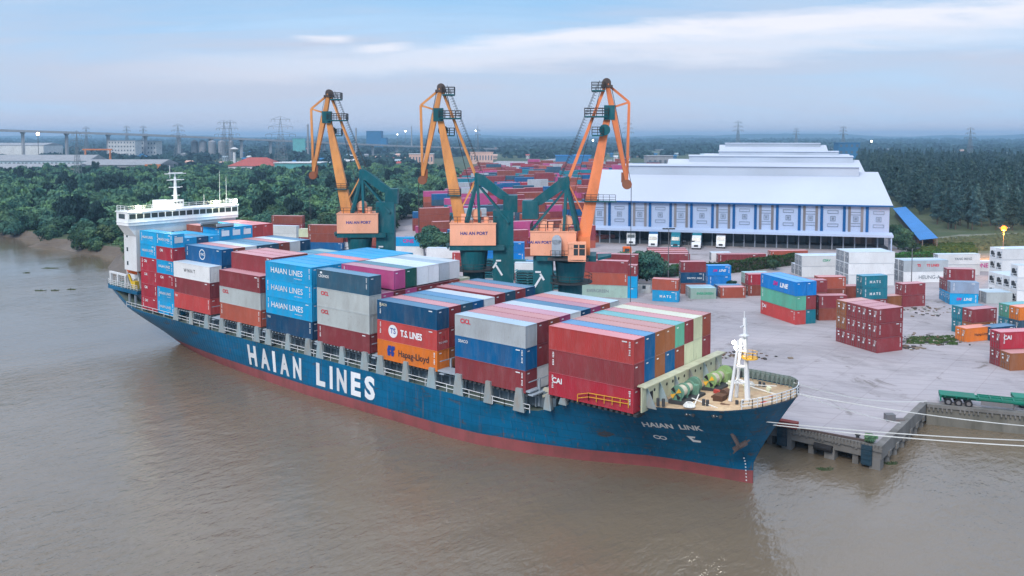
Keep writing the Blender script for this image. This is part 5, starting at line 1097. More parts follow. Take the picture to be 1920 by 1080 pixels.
# long blue roofed shed to the right
sh = empty('blue_roof_shed', (0, 0, 0), 0, 'long low shed with bright blue roof running beside the wood', 'shed'); M_bro = paint('blue_roof', (.01, .20, .55), .45, .15, streak=False)
A_, B_ = np.array(G(1724, 470)[:2]), np.array(G(1674, 404)[:2]); d_ = B_ - A_; d_ /= np.linalg.norm(d_); n_ = np.array([-d_[1], d_[0]]) * -1
SA, SB, SN = A_, B_, n_
ln = float(np.linalg.norm(B_ - A_)); ang = math.atan2(d_[1], d_[0]); sh.location = (A_[0], A_[1], 3.5); sh.rotation_euler = (0, 0, ang)
mb = MB(); mb.add([(0, 0, 3.6), (ln, 0, 3.6), (ln, -5.6, 4.5), (0, -5.6, 4.5)], [(0, 1, 2, 3), ]); mb.bx(0, ln, -.1, 0, 3.35, 3.62); mb.add([(0, -5.6, 4.5), (ln, -5.6, 4.5), (ln, -5.8, 4.2), (0, -5.8, 4.2)], [(0, 1, 2, 3)]); mb.build('roof', M_bro, sh)
mb = MB()
for i in range(24): mb.bx(i * ln / 24, i * ln / 24 + .25, -1.0, -.7, 0, 3.6); mb.bx(i * ln / 24, i * ln / 24 + .25, -5.4, -5.1, 0, 4.3)
mb.build('post', M_rod, sh); mb = MB(); mb.bx(10, ln, -5.3, -5.1, 0, 3.2); mb.build('wall', paint('brick_red', (.22, .09, .07), .8, .4), sh)
# ---------------------------------------------------------------- trucks
def wheel(parent, x, y, r=.52, w_=.35):
    mb = MB(); mb.cyl((x, y - w_ / 2, r), (x, y + w_ / 2, r), r, n=14); o_ = mb.build('wheel', M_black, parent); mb = MB(); s_ = -1 if y < 0 else 1
    mb.cyl((x, y + s_ * w_ / 2, r), (x, y + s_ * (w_ / 2 + .02), r), r * .55, n=10); mb.build('rim', M_rod, o_)
def truck(px, ang, cabm, boxm, lab, nose=1.2, boxcol='box'):
    gx, gy, _ = G(*px, 3.5); t_ = empty('truck', (gx, gy, 3.5), ang, lab, 'truck', 'trucks backed to the loading dock'); t_.scale = (1.25, 1.25, 1.25)
    mb = MB(); pr = [(0, 0, .45), (0, 0, 1.3), (.15, 0, 1.75), (nose, 0, 2.0), (nose + .45, 0, 3.1), (nose + 2.4, 0, 3.5), (nose + 2.4, 0, .6)]
    mb.poly([(-a, -1.2, z) for a, _, z in pr], (0, 2.4, 0)); mb.build('cab', cabm, t_)
    mb = MB(); mb.poly([(-nose - .02 + .03, -1.05, 2.08), (-nose - .4 + .03, -1.05, 3.0), (-nose - .4 + .03, 1.05, 3.0), (-nose - .02 + .03, 1.05, 2.08)], (.03, 0, .02)); mb.build('windscreen', M_glass, t_)
    mb = MB(); mb.bx(0, .04, -.55, .55, .75, 1.3); mb.build('grille', M_dark, t_)
    for sy in (-.9, .9): mb = MB(); mb.bx(0, .05, sy - .2, sy + .2, .7, .95); mb.build('headlight', M_white, t_)
    mb = MB(); mb.bx(-nose - 11.6, -nose - 2.7, -1.22, 1.22, 1.3, 3.95); mb.build('cargo_box', boxm, t_)
    mb = MB(); mb.bx(-nose - 11.4, -1, -.5, .5, .75, 1.25); mb.build('chassis', M_dark, t_)
    for x in (-.9, -nose - 3.4, -nose - 4.6, -nose - 9, -nose - 10.2):
        for y in (-1.05, 1.05): wheel(t_, x, y)
td = wang - pi / 2
cyb = cm('teal'); blb = cm('blue')
truck((1183, 461), td + .10, M_white, cyb, 'white truck with long nose and blue box, leftmost at the dock', 1.9)
truck((1224, 465), td + .04, M_white, blb, 'white truck with blue box between the first truck and lamp post')
truck((1266, 466), td + .02, cyb, cyb, 'all blue truck parked right of the tall lamp post')
truck((1305, 468), td - .02, M_white, cyb, 'white cab truck with teal box right of the all blue one')
truck((1351, 466), td - .02, M_white, cm('maroon'), 'white cab truck with maroon box, rightmost at the dock')
# orange yard truck
gx, gy, _ = G(1176, 482, 3.5); t_ = empty('yard_truck', (gx, gy, 3.5), RA + pi, 'small orange yard truck behind the round tree', 'truck'); mb = MB(); mb.bx(-1.2, 1.4, -1.2, 1.2, .7, 3.2); mb.bx(-1.0, 1.2, -1.1, 1.1, 3.2, 3.35); mb.build('cab', paint('truck_orange', (.8, .16, .02), .4, .1), t_); mb = MB(); mb.bx(-.6, 1.0, 1.2, 1.24, 1.9, 2.9); mb.bx(1.4, 1.44, -1, 1, 1.9, 2.9); mb.build('window', M_glass, t_); mb = MB(); mb.bx(-5.5, -1.2, -.5, .5, .7, 1.1); mb.build('chassis', M_dark, t_)
for x in (.6, -3.5, -4.7):
    for y in (-1, 1): wheel(t_, x, y)
# green trailers by the river wall
def trailer(x, y, ang, lab):
    t_ = empty('semi_trailer', (x, y, 3.5), ang, lab, 'trailer', 'green flatbed trailers by the river wall'); gm = paint('trailer_green', (.01, .20, .135), .5, .3)
    mb = MB(); mb.bx(0, 12.3, -.65, -.4, .95, 1.45); mb.bx(0, 12.3, .4, .65, .95, 1.45); mb.bx(0, 4.6, -1.22, 1.22, 1.4, 1.52); mb.bx(0, .2, -1.22, 1.22, .6, 1.5)
    for i in range(9): mb.bx(.6 + i * 1.45, .75 + i * 1.45, -1.2, 1.2, 1.2, 1.5)
    mb.bx(5, 12.3, -1.22, -1.1, 1.3, 1.5); mb.bx(5, 12.3, 1.1, 1.22, 1.3, 1.5); mb.build('chassis', gm, t_)
    for x_ in (1.1, 2.4, 3.7):
        for yy in (-1.0, 1.0): wheel(t_, x_, yy)
    mb = MB(); mb.bar((9.4, -.6, 1.0), (9.4, -.6, .1), .15); mb.bar((9.4, .6, 1.0), (9.4, .6, .1), .15); mb.bx(5.2, 9.2, -1.2, -1.15, .55, 1.15); mb.build('landing_leg', M_rod, t_)
    mb = MB(); mb.bx(.0, -.02, -1.2, 1.2, .6, 1.0); mb.build('tail_board', M_white, t_)
p_ = G(1758, 757, 3.5); trailer(p_[0], p_[1] + .8, radians(17), 'green skeletal trailer standing alone along the top of the river wall')
p_ = G(1886, 766, 3.5); trailer(p_[0] + .4, p_[1] + 2.4, radians(19), 'second green trailer cut off by the right edge')
# white hut
p_ = G(1171, 548, 3.5); h_ = empty('site_hut', (p_[0], p_[1], 3.5), radians(24), 'small dirty white hut with dark windows under the round tree', 'hut')
mb = MB(); mb.bx(0, 6.4, 0, 2.6, 0, 2.4)
for i in range(20): mb.bx(.1 + i * .32, .2 + i * .32, -.04, 0, .1, 2.3)
mb.build('wall', paint('hut_white', (.58, .60, .60), .7, .6, (.2, .15, .1)), h_); mb = MB(); mb.bx(-.2, 6.6, -.3, 2.8, 2.4, 2.52); mb.build('roof', M_rod, h_)
for x_ in (1.5, 4.4): mb = MB(); mb.bx(x_, x_ + .8, -.08, -.04, 1.1, 1.9); mb.build('window', M_glass, h_)
point((p_[0] + 2, p_[1] - 1.5, 6.2), 60, (1, .95, .85)); lampball(h_, (2.6, -.2, 2.3), .1)
# lamp posts
def lamp_post(px, h, lab, lit=False, dbl=True, col=(1, .35, .03)):
    gx, gy, _ = G(*px, 3.5); o_ = empty('lamp_post', (gx, gy, 3.5), RA, lab, 'lamp post', None); mb = MB(); mb.cyl((0, 0, 0), (0, 0, h), .16, .09, 8); mb.build('post', M_rod, o_)
    mb = MB(); hw = 1.3
    mb.bar((-hw, 0, h - .1), (hw, 0, h - .1), .09)
    for sx_ in ((-1, -.35, .35, 1) if dbl else (-1, 1)): mb.bx(sx_ * hw - .35, sx_ * hw + .35, -.35, .35, h - .1, h + .22)
    mb.build('lamp_head', M_dark if not lit else M_rod, o_)
    if lit: lampball(o_, (0, 0, h - .1), .8, emit('sodium_glow', (1, .19, .01), 2.4)); point((gx, gy, 3.5 + h - 1.2), 16000, col, .8)
lamp_post((1253, 522), 13.5, 'tall grey lamp post in front of the dock trucks')
lamp_post((1708, 560), 12.0, 'thin lamp post rising before the white container stack', dbl=False)
lamp_post((1880, 492), 10.6, 'glowing orange street lamp in front of the dark wood', lit=True, dbl=False)
lamp_post((1291, 500), 7.5, 'short curved lamp post right of the tall one', dbl=False)
# litter and plants in the yard
rng = random.Random(9)
def litter(px, n, spread, lab):
    gx, gy, _ = G(*px, 3.5); mb = MB()
    for i in range(n):
        x, y = rng.gauss(0, spread), rng.gauss(0, spread * .5); mb.k = rng.randrange(4); s_ = rng.uniform(.15, .55); mb.box((x, y, rng.uniform(.02, .12)), (s_ * 1.6, s_, rng.uniform(.04, .25)), rng.random() * 3)
    o_ = mb.build('litter', [paint('litter_dark', (.05, .05, .05), .9), paint('litter_brown', (.15, .10, .07), .9), paint('litter_pale', (.42, .42, .40), .9), paint('litter_tan', (.22, .17, .12), .8)], None, (gx, gy, 3.52), RA); tag(o_, lab, 'litter', kind='stuff')
litter(A2(980, 820), 180, 4.0, 'scattered litter and weeds beside the orange container'); litter(A2(820, 880), 50, 1.4, 'small heap of litter at the foot of the maroon block'); litter(A2(930, 590), 90, 6.0, 'broken stones and litter behind the maroon block'); litter((1380, 668), 60, 3.5, 'loose rubble on the yard beyond the bow'); litter((1500, 590), 10, 3, 'few scraps lying on the yard pavement')
M_weed = paint('weed_green', (.06, .12, .035), .9, .4, (.12, .13, .05), .8, streak=False)
def reg(*pxs): return [G(*p, 3.5)[:2] for p in pxs]
weeds('weeds', reg(A2(820, 850), A2(1230, 860), A2(1200, 790), A2(860, 800)), 2600, 'low green weeds growing around the litter patch', .05, .35, 4, M_weed)
weeds('weeds', reg((1770, 470), (1935, 470), (1935, 440), (1745, 452)), 9000, 'rough grass and weeds before the right hand wood', .2, 1.3, 5, paint('dry_weed', (.11, .14, .075), .9, .4, (.3, .26, .16), .4, streak=False))
weeds('weeds', reg((1715, 478), (1830, 478), (1820, 462), (1700, 466)), 6000, 'green bank of undergrowth at the yard edge', .4, 1.8, 6, M_weed)
cbk = empty('chock_block', G(1668, 788, 3.5), RA, 'grey metal mooring box on the quay where ropes end', 'mooring box'); mb = MB(); mb.bx(-.6, .6, -.5, .5, 0, .9); mb.bx(.6, 1.9, -.5, .3, 0, .25); mb.build('box_body', M_rod, cbk)
rg_ = empty('red_beam_pile', G(1478, 802, 3.55), 0.1, 'red and rusty steel beams lying on the quay edge by the bow', 'beam pile'); mb = MB(); mb.bx(-2, 1.2, -.4, .6, .1, .9); mb.build('steel_beam', paint('rust_beam', (.30, .06, .05), .8, .5), rg_); mb = MB(); mb.bx(1.6, 10.5, -.2, .1, .1, .3); mb.build('steel_beam', paint('dark_beam', (.09, .065, .06), .9, .5), rg_)
# stack base timbers
# ---------------------------------------------------------------- far container yard
FY = 'containers in the distant crowded yard'
_F = {}
def farmesh(L):
    if L not in _F:
        mb = MB(); mb.bx(-L / 2, L / 2, -1.22, 1.22, .02, 2.58); mb.mat(1).bx(-L / 2 + .1, L / 2 - .1, -1.15, 1.15, 2.58, 2.61)
        _F[L] = mb.mesh('container_body', [cm('red'), rm('red')])
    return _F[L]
FC = ['maroon', 'brown', 'maroon', 'crimson', 'pink', 'maroon', 'rust red', 'pink', 'brown', 'maroon', 'teal', 'grey', 'maroon', 'maroon', 'slate', 'brown', 'brown', 'blue']
cA = {}
frng = random.Random(21); budget = max(0, 300 - NCON[0]); stuffb = {}
def far_ok(x, y):
    # inside the polygon of the distant yard
    poly = [(-186, 150), (-172, 132), (-118, 120), (-110, 180), (-175, 330), (-300, 560), (-500, 900), (-770, 900), (-424, 446), (-288, 278)]
    ins = False
    for (x0, y0), (x1, y1) in zip(poly, poly[1:] + poly[:1]):
        if (y0 > y) != (y1 > y) and x < (x1 - x0) * (y - y0) / (y1 - y0) + x0: ins = not ins
    return ins
slots = []
ca, sa = cos(RA - .25), sin(RA - .25)
for row in range(0, 95):
    w_ = 185 + row * 7.0
    if row % 5 == 4: continue
    for col in range(-14, 45):
        l_ = -95 + col * 13.2
        if col % 9 == 8: continue
        fx, fy = CX - w_ * sin(YAW + .28) + l_ * cos(YAW + .28), CY + w_ * cos(YAW + .28) + l_ * sin(YAW + .28)
        if far_ok(fx, fy): slots.append((math.hypot(fx - CX, fy - CY), fx, fy, row, col))
slots.sort(); nfar = 0
for d_, fx, fy, row, col in slots:
    H_ = 1 + int(frng.random() * (3.2 if d_ < 330 else 5.2)); 
    if frng.random() < .07: continue
    an = YAW + .28 + frng.choice((0, 0, 0, .02)); base_ = frng.choice(FC)
    for t2 in range(H_):
        c_ = base_ if frng.random() < .35 else frng.choice(FC)
        if t2 < H_ - 2 and d_ > 500: continue
        if nfar < budget:
            nfar += 1; me = farmesh(12.19)
            o_ = D.objects.new('shipping_container', me); COL.objects.link(o_); o_.location = (fx, fy, 3.5 + t2 * 2.61); o_.rotation_euler = (0, 0, an)
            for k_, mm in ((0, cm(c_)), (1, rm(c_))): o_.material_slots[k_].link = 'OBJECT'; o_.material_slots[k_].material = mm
            side_ = 'left of' if col < 3 else 'right of'
            tag(o_, f'{c_} container, {ORD[t2]} tier, {ORD[row % 20]} row, {ORD[(col + 14) % 20]} column of distant yard', 'container', FY)
        else: stuffb.setdefault(c_, []).append((fx, fy, 3.5 + t2 * 2.61, an))
mb = MB(); mats_ = []
for i, (c_, L_) in enumerate(stuffb.items()):
    mats_ += [cm(c_), rm(c_)]
    for fx, fy, fz, an in L_:
        mb.mat(2 * i).box((fx, fy, fz + 1.3), (12.19, 2.44, 2.56), an); mb.mat(2 * i + 1).box((fx, fy, fz + 2.595), (12.0, 2.3, .02), an)
tag(mb.build('distant_containers', mats_), 'mass of maroon and pink containers filling the distant yard', 'containers', kind='stuff')
# ---------------------------------------------------------------- foliage
def leaf_mat(name, a, b_, c_):
    m = D.materials.new(name); m.use_nodes = True; t = m.node_tree; b = t.nodes['Principled BSDF']
    g_ = nd(t, 'ShaderNodeNewGeometry'); oi = nd(t, 'ShaderNodeObjectInfo')
    n = noise(t, g_.outputs['Position'], .11, 4, .65); n2 = noise(t, g_.outputs['Position'], 1.6, 2, .6); n5 = noise(t, g_.outputs['Position'], .022, 4, .65)
    col = mixc(t, ramp(t, n, [(.42, 0.0), (.58, 1.0)]), a, b_); col = mixc(t, ramp(t, n2, [(.5, 0.0), (.75, .8)]), col, c_); col = mixc(t, ramp(t, n5, [(.44, 0.0), (.58, .62)]), col, tuple(v_ * k_ for v_, k_ in zip(a, (1.0, .95, 1.15))))
    hs_ = nd(t, 'ShaderNodeHueSaturation'); t.links.new(math_(t, 'MULTIPLY_ADD', oi.outputs['Random'], .9, .55), hs_.inputs['Value']); t.links.new(math_(t, 'MULTIPLY_ADD', oi.outputs['Random'], .05, .475), hs_.inputs['Hue'])
    t.links.new(col, hs_.inputs['Color']); t.links.new(hs_.outputs[0], b.inputs['Base Color']); b.inputs['Roughness'].default_value = .7; b.inputs['Specular IOR Level'].default_value = .15
    return m
L_mang = leaf_mat('broad_leaves', (.020, .085, .060), (.105, .195, .085), (.23, .32, .155)); L_pine = leaf_mat('dark_needles', (.022, .070, .066), (.070, .125, .108), (.15, .195, .16)); L_hedge = leaf_mat('hedge_leaves', (.03, .085, .02), (.045, .12, .03), (.08, .17, .05))
L_far = leaf_mat('distant_leaves', (.018, .060, .062), (.035, .085, .080), (.06, .11, .09))
M_bark = paint('bark', (.10, .08, .06), .9, .4)
def leaves(rng, lobes, n, leaf, fill=.35):
    L = np.array(lobes); w_ = L[:, 3] * L[:, 4]; idx = rng.choice(len(L), n, p=w_ / w_.sum()); d = rng.normal(size=(n, 3)); d /= np.linalg.norm(d, axis=1)[:, None]; d[:, 2] = np.where(rng.random(n) < .6, np.abs(d[:, 2]), d[:, 2])
    rad = np.where(rng.random(n) < fill, rng.uniform(.3, .85, n), rng.uniform(.82, 1.08, n)); c = L[idx, :3] + d * rad[:, None] * np.stack([L[idx, 3], L[idx, 3], L[idx, 4]], 1)
    nrm = d + rng.normal(0, .55, (n, 3)); nrm /= np.linalg.norm(nrm, axis=1)[:, None]; a = np.cross(nrm, rng.normal(size=(n, 3))); a /= np.linalg.norm(a, axis=1)[:, None]; b = np.cross(nrm, a); s_ = leaf * rng.uniform(.55, 1.35, n)[:, None]
    v = np.empty((n, 4, 3)); v[:, 0] = c - a * s_ - b * s_ * .6; v[:, 1] = c + a * s_ - b * s_ * .6; v[:, 2] = c + a * s_ * .8 + b * s_ * .7; v[:, 3] = c - a * s_ * .9 + b * s_ * .6
    return v.reshape(-1, 3)
def broad(seed, n, leaf, r=4.2, h=8.0):
    rng = np.random.default_rng(seed); lobes = [(0, 0, h * .55, r * .75, h * .36)]
    for i in range(9):
        a = rng.uniform(0, 2 * pi); q_ = r * rng.uniform(.45, .85); s_ = r * rng.uniform(.24, .46); lobes.append((q_ * cos(a), q_ * sin(a), h * rng.uniform(.35, .85), s_, s_ * .75))
    return leaves(rng, lobes, n, leaf)
def pine(seed, n, leaf, r=2.6, h=15):
    rng = np.random.default_rng(seed); lobes = []
    for i in range(13):
        f_ = i / 12; rr = r * (1 - f_ ** 1.6) * .55 + .35; a = rng.uniform(0, 2 * pi); lobes.append((rr * .6 * cos(a), rr * .6 * sin(a), h * (.22 + .74 * f_), rr, h * .075))
    return leaves(rng, lobes, n, leaf, .5)
def crown_mesh(name, v, mat):
    me = quadmesh(name, v); me.materials.append(mat); return me
mbt = MB(); mbt.cyl((0, 0, -.3), (.2, .1, 3.0), .32, .2, 7); mbt.cyl((.2, .1, 3.0), (1.4, .5, 5.6), .16, .06, 5); mbt.cyl((.2, .1, 2.8), (-1.3, -.6, 5.4), .16, .06, 5); mbt.cyl((.2, .1, 2.9), (.1, 1.4, 6.2), .14, .05, 5)
TB = mbt.mesh('trunk', [M_bark]); mbt = MB(); mbt.cyl((0, 0, -.3), (0, 0, 13.5), .26, .06, 6)
for k in range(8): a = k * 2.4; mbt.cyl((0, 0, 3.5 + k), (1.4 * cos(a), 1.4 * sin(a), 4.4 + k), .07, .02, 4)
TP = mbt.mesh('trunk', [M_bark])
CB = [crown_mesh('crown', broad(s_, 3800, .25), L_mang) for s_ in range(1, 7)]; CP = [crown_mesh('crown', pine(s_, 2600, .24), L_pine) for s_ in range(11, 16)]
def tree(x, y, z, kind, sc, lab, group, k=None, rot=None, zs=1.0, name='tree'):
    r = empty(name, (x, y, z), rot if rot is not None else trng.random() * 6.28, lab, 'tree', group); r.scale = (sc, sc, sc * zs)
    cs = CB if kind == 'b' else CP; put('crown', cs[(k if k is not None else trng.randrange(len(cs)))], r); put('trunk', TB if kind == 'b' else TP, r); return r
trng = random.Random(17)
def inpoly(x, y, poly):
    ins = False
    for (x0, y0), (x1, y1) in zip(poly, poly[1:] + poly[:1]):
        if (y0 > y) != (y1 > y) and x < (x1 - x0) * (y - y0) / (y1 - y0) + x0: ins = not ins
    return ins
woodL = [(-440, 40), (-347, 57), (-322, 58), (-308, 66), (-294, 51), (-284, 55), (-279, 63), (-270, 60), (-260, 54), (-240, 58), (-219, 45), (-190, 36), (-200, 80), (-240, 104), (-203, 128), (-200, 150), (-303, 280), (-430, 450), (-560, 540), (-700, 430), (-790, 180), (-600, 70)]
clear = [(-297, 66, 6), (-470, 160, 16), (-400, 215, 12), (-355, 108, 7), (-330, 250, 9), (-560, 300, 22)]
ptsL = []
gx = -760
while gx < -185:
    gy = 58
    while gy < 545:
        x, y = gx + trng.uniform(-2.6, 2.6), gy + trng.uniform(-2.6, 2.6)
        if inpoly(x, y, woodL) and not any(math.hypot(x - a, y - b_) < c for a, b_, c in clear) and trng.random() < .88: ptsL.append((math.hypot(x - CX, y - CY), x, y))
        gy += 7.2
    gx += 7.2
ptsL.sort(key=lambda t_: (0 if t_[2] < 74 and t_[1] < -225 else 1, t_[0]))
NL = 170
def relw(x, y):
    """picture column of a point, to say where it stands"""
    dx, dy = x - CX, y - CY; f = -dx * sin(YAW) + dy * cos(YAW); r = dx * cos(YAW) + dy * sin(YAW); return 960 + FPX * r / f
GL = 'trees of the green wood behind the ship'
# the front edge as single trees: nearest ones first
for i, (d_, x, y) in enumerate(ptsL[:NL]):
    c_ = relw(x, y); place = 'on the mud bank left of the ship bridge' if c_ < 228 else 'behind the white ship bridge' if c_ < 450 else 'behind the quay containers left of the first crane' if c_ < 640 else 'behind the first crane' if c_ < 760 else 'beside the distant container yard'
    k = i % 6; look = ('round light green', 'broad dark green', 'bushy mid green', 'ragged green', 'low spreading green', 'tall rounded green')[k]
    tree(x, y, .1 if (x < -225 and y < 78) else 2.6, 'b', trng.choice((.7, .85, 1.0, 1.25, 1.45)) * trng.uniform(.9, 1.1), f'{look} tree {place}', GL, k=k, zs=trng.uniform(.8, 1.15))
def clump_stuff(name, pts, maker, mat, lab, z=3.4, smin=.8, smax=1.2):
    base_ = [maker(s_) for s_ in range(5)]; out_ = []
    for i, (x, y) in enumerate(pts):
        v = base_[i % 5]; a = trng.random() * 6.28; s_ = trng.uniform(smin, smax); ca_, sa_ = cos(a) * s_, sin(a) * s_
        w_ = np.empty_like(v); w_[:, 0] = x + v[:, 0] * ca_ - v[:, 1] * sa_; w_[:, 1] = y + v[:, 0] * sa_ + v[:, 1] * ca_; w_[:, 2] = z + v[:, 2] * s_ * trng.uniform(.7, 1.35); out_.append(w_)
    me = crown_mesh(name, np.concatenate(out_), mat); o_ = put(name, me); tag(o_, lab, 'wood', kind='stuff')
clump_stuff('dark_wood', [(x, y) for i, (_, x, y) in enumerate(ptsL[NL:]) if (i * 7919) % 13 < 3], lambda s_: broad(150 + s_, 1000, .42) * np.array([.85, .85, 1.45]), L_far, 'taller dark trees scattered through the green wood', smin=.7, smax=1.15)
clump_stuff('green_wood', [(x, y) for i, (_, x, y) in enumerate(ptsL[NL:]) if (i * 7919) % 13 >= 3], lambda s_: broad(50 + s_, 1000, .42) * np.array([1, 1, 1.0]), L_mang, 'dense green wood stretching behind the moored ship', smin=.65, smax=1.55)
# right hand wood
ptsR = []
for D_ in np.arange(352, 1150, 7.5):
    x0 = np.interp(D_, [350, 380, 420, 520, 700, 1150], [1775, 1732, 1708, 1674, 1640, 1605]); step_ = 6.5 / D_ * FPX
    c_ = x0
    while c_ < 2080:
        p_ = V(c_ + trng.uniform(-.4, .4) * step_, 400, D_ + trng.uniform(-3, 3)); c_ += step_
        if trng.random() < .9 and not any(math.hypot(p_[0] - (SA[0] + (SB[0] - SA[0]) * q_ / 12 + SN[0] * 4), p_[1] - (SA[1] + (SB[1] - SA[1]) * q_ / 12 + SN[1] * 4)) < 11 for q_ in range(13)): ptsR.append((D_, p_[0], p_[1]))
NR = 110
for i, (d_, x, y) in enumerate(ptsR[:NR]):
    tree(x, y, 3.4, 'p', trng.uniform(.7, 1.2), f"{('slender dark', 'feathery dark green', 'tall grey green', 'narrow blue green', 'ragged dark green')[i % 5]} tree at the front of the right hand wood", 'trees at the front of the right hand wood', k=i % 5)
clump_stuff('conifer_wood', [(x, y) for _, x, y in ptsR[NR:]], lambda s_: pine(80 + s_, 700, .44, 3.3, 14.5), L_pine, 'dark feathery wood filling the right side behind the warehouse', smin=.7, smax=1.3)
# single trees in the yard
p_ = G(1205, 536, 3.5); CBig = crown_mesh('crown', broad(91, 9000, .26, 7.2, 8.6), L_mang)
r_ = empty('tree', (p_[0], p_[1] + 2, 3.5), 0, 'wide round dark tree over the white hut in the yard', 'tree'); put('crown', CBig, r_); put('trunk', TB, r_)
p_ = G(806, 482, 3.5); r_ = empty('tree', (p_[0], p_[1] + 2, 3.5), 1, 'round dark tree between the first and second crane', 'tree'); CBig2 = crown_mesh('crown', broad(92, 6000, .30, 6.6, 8.8), L_mang); put('crown', CBig2, r_); put('trunk', TB, r_)
for px_, lab in (((1255, 520), 'small pale green tree at the foot of the lamp post'), ((1450, 506), 'light green bush growing at the hedge by the bright stack'), ((968, 478), 'reddish green bush between second and third crane'), ((1370, 538), 'thin young bush beside the bright blue pair')):
    p_ = G(*px_, 3.5); tree(p_[0], p_[1], 3.2, 'b', .5 if px_[0] != 1370 else .3, lab, None, zs=.9)
p_ = G(1632, 832, 3.5); r_ = tree(p_[0], p_[1], 3.3, 'b', .2, 'small bush sprouting from the quay corner', None, name='bush'); r_['category'] = 'bush'
for px_, lab in (((1684, 468), 'dark tree right behind the warehouse corner post'), ((1694, 455), 'second dark tree between warehouse and blue shed'), ((1679, 448), 'dark tree hugging the warehouse side wall'), ((1702, 476), 'low dark tree before the blue shed end')):
    p_ = G(*px_, 3.5); tree(p_[0], p_[1], 3.3, 'b', .75, lab, None)
# hedges
def hedge(pa, pb, w_, h_, lab, seed):
    A_, B_ = np.array(G(*pa, 3.5)), np.array(G(*pb, 3.5)); ln = np.linalg.norm(B_ - A_); rng = np.random.default_rng(seed); n = int(ln * 130)
    u = rng.random(n) * ln; face = rng.random(n); x = np.where(face < .5, rng.uniform(-w_, w_, n), np.where(face < .75, -w_, w_)) + rng.normal(0, .12, n); z = np.where(face < .5, h_ + rng.normal(0, .14, n) + .18 * np.sin(u * .7), rng.uniform(0, h_, n)); lb_ = leaves(rng, [(0, 0, 0, .01, .01)], n, .24).reshape(n, 4, 3); lb_ += np.stack([u, x, z], 1)[:, None, :]
    me = crown_mesh('foliage', lb_.reshape(-1, 3), L_hedge); o_ = put('hedge', me, None, tuple(A_), math.atan2(B_[1] - A_[1], B_[0] - A_[0])); tag(o_, lab, 'hedge')
    mb = MB(); mb.bx(0, ln, -w_ + .15, w_ - .15, 0, h_ - .12); mb.build('branches', M_bark, o_)
hedge((1150, 524), (1290, 515), 1.2, 2.6, 'clipped green hedge left of the tall container stack', 1); hedge((1322, 517), (1500, 494), 1.3, 2.9, 'clipped green hedge between the truck lane and the yard', 2); hedge((1640, 489), (1775, 484), 1.2, 1.9, 'low green hedge by the warehouse corner', 3)
# ---------------------------------------------------------------- distant plain
def band(pts, name, lab, seed, n, s0, s1, hh, x0, x1, D0, D1):
    pass
rng = np.random.default_rng(33); n = 5200
D_ = 820 + 5200 * rng.random(n) ** 1.7; C_ = rng.uniform(-120, 2040, n); keep = (np.sin(C_ * .013 + D_ * .004) + np.sin(C_ * .031 - D_ * .007) + rng.normal(0, .5, n)) > -.1
yardmask = (C_ > 770) & (C_ < 1330) & (D_ < 1500); whm = (C_ > 1080) & (C_ < 1640) & (D_ < 900); keep &= ~yardmask & ~whm & ~((C_ > 1560) & (D_ < 1150)); D_, C_ = D_[keep], C_[keep]
out_ = []
for s_, (d_, c_) in enumerate(zip(D_, C_)):
    x, y, _ = V(float(c_), 300, float(d_)); k = 34; sc_ = (5 + d_ * .0035); v = leaves(rng, [(0, 0, sc_ * .45, sc_ * rng.uniform(.9, 2.2), sc_ * .6)], k, sc_ * .42, .2); out_.append(v + (x, y, 3.2))
me = crown_mesh('distant_woods', np.concatenate(out_), L_far); tag(put('distant_woods', me), 'dark tree cover scattered over the distant plain', 'woods', kind='stuff')
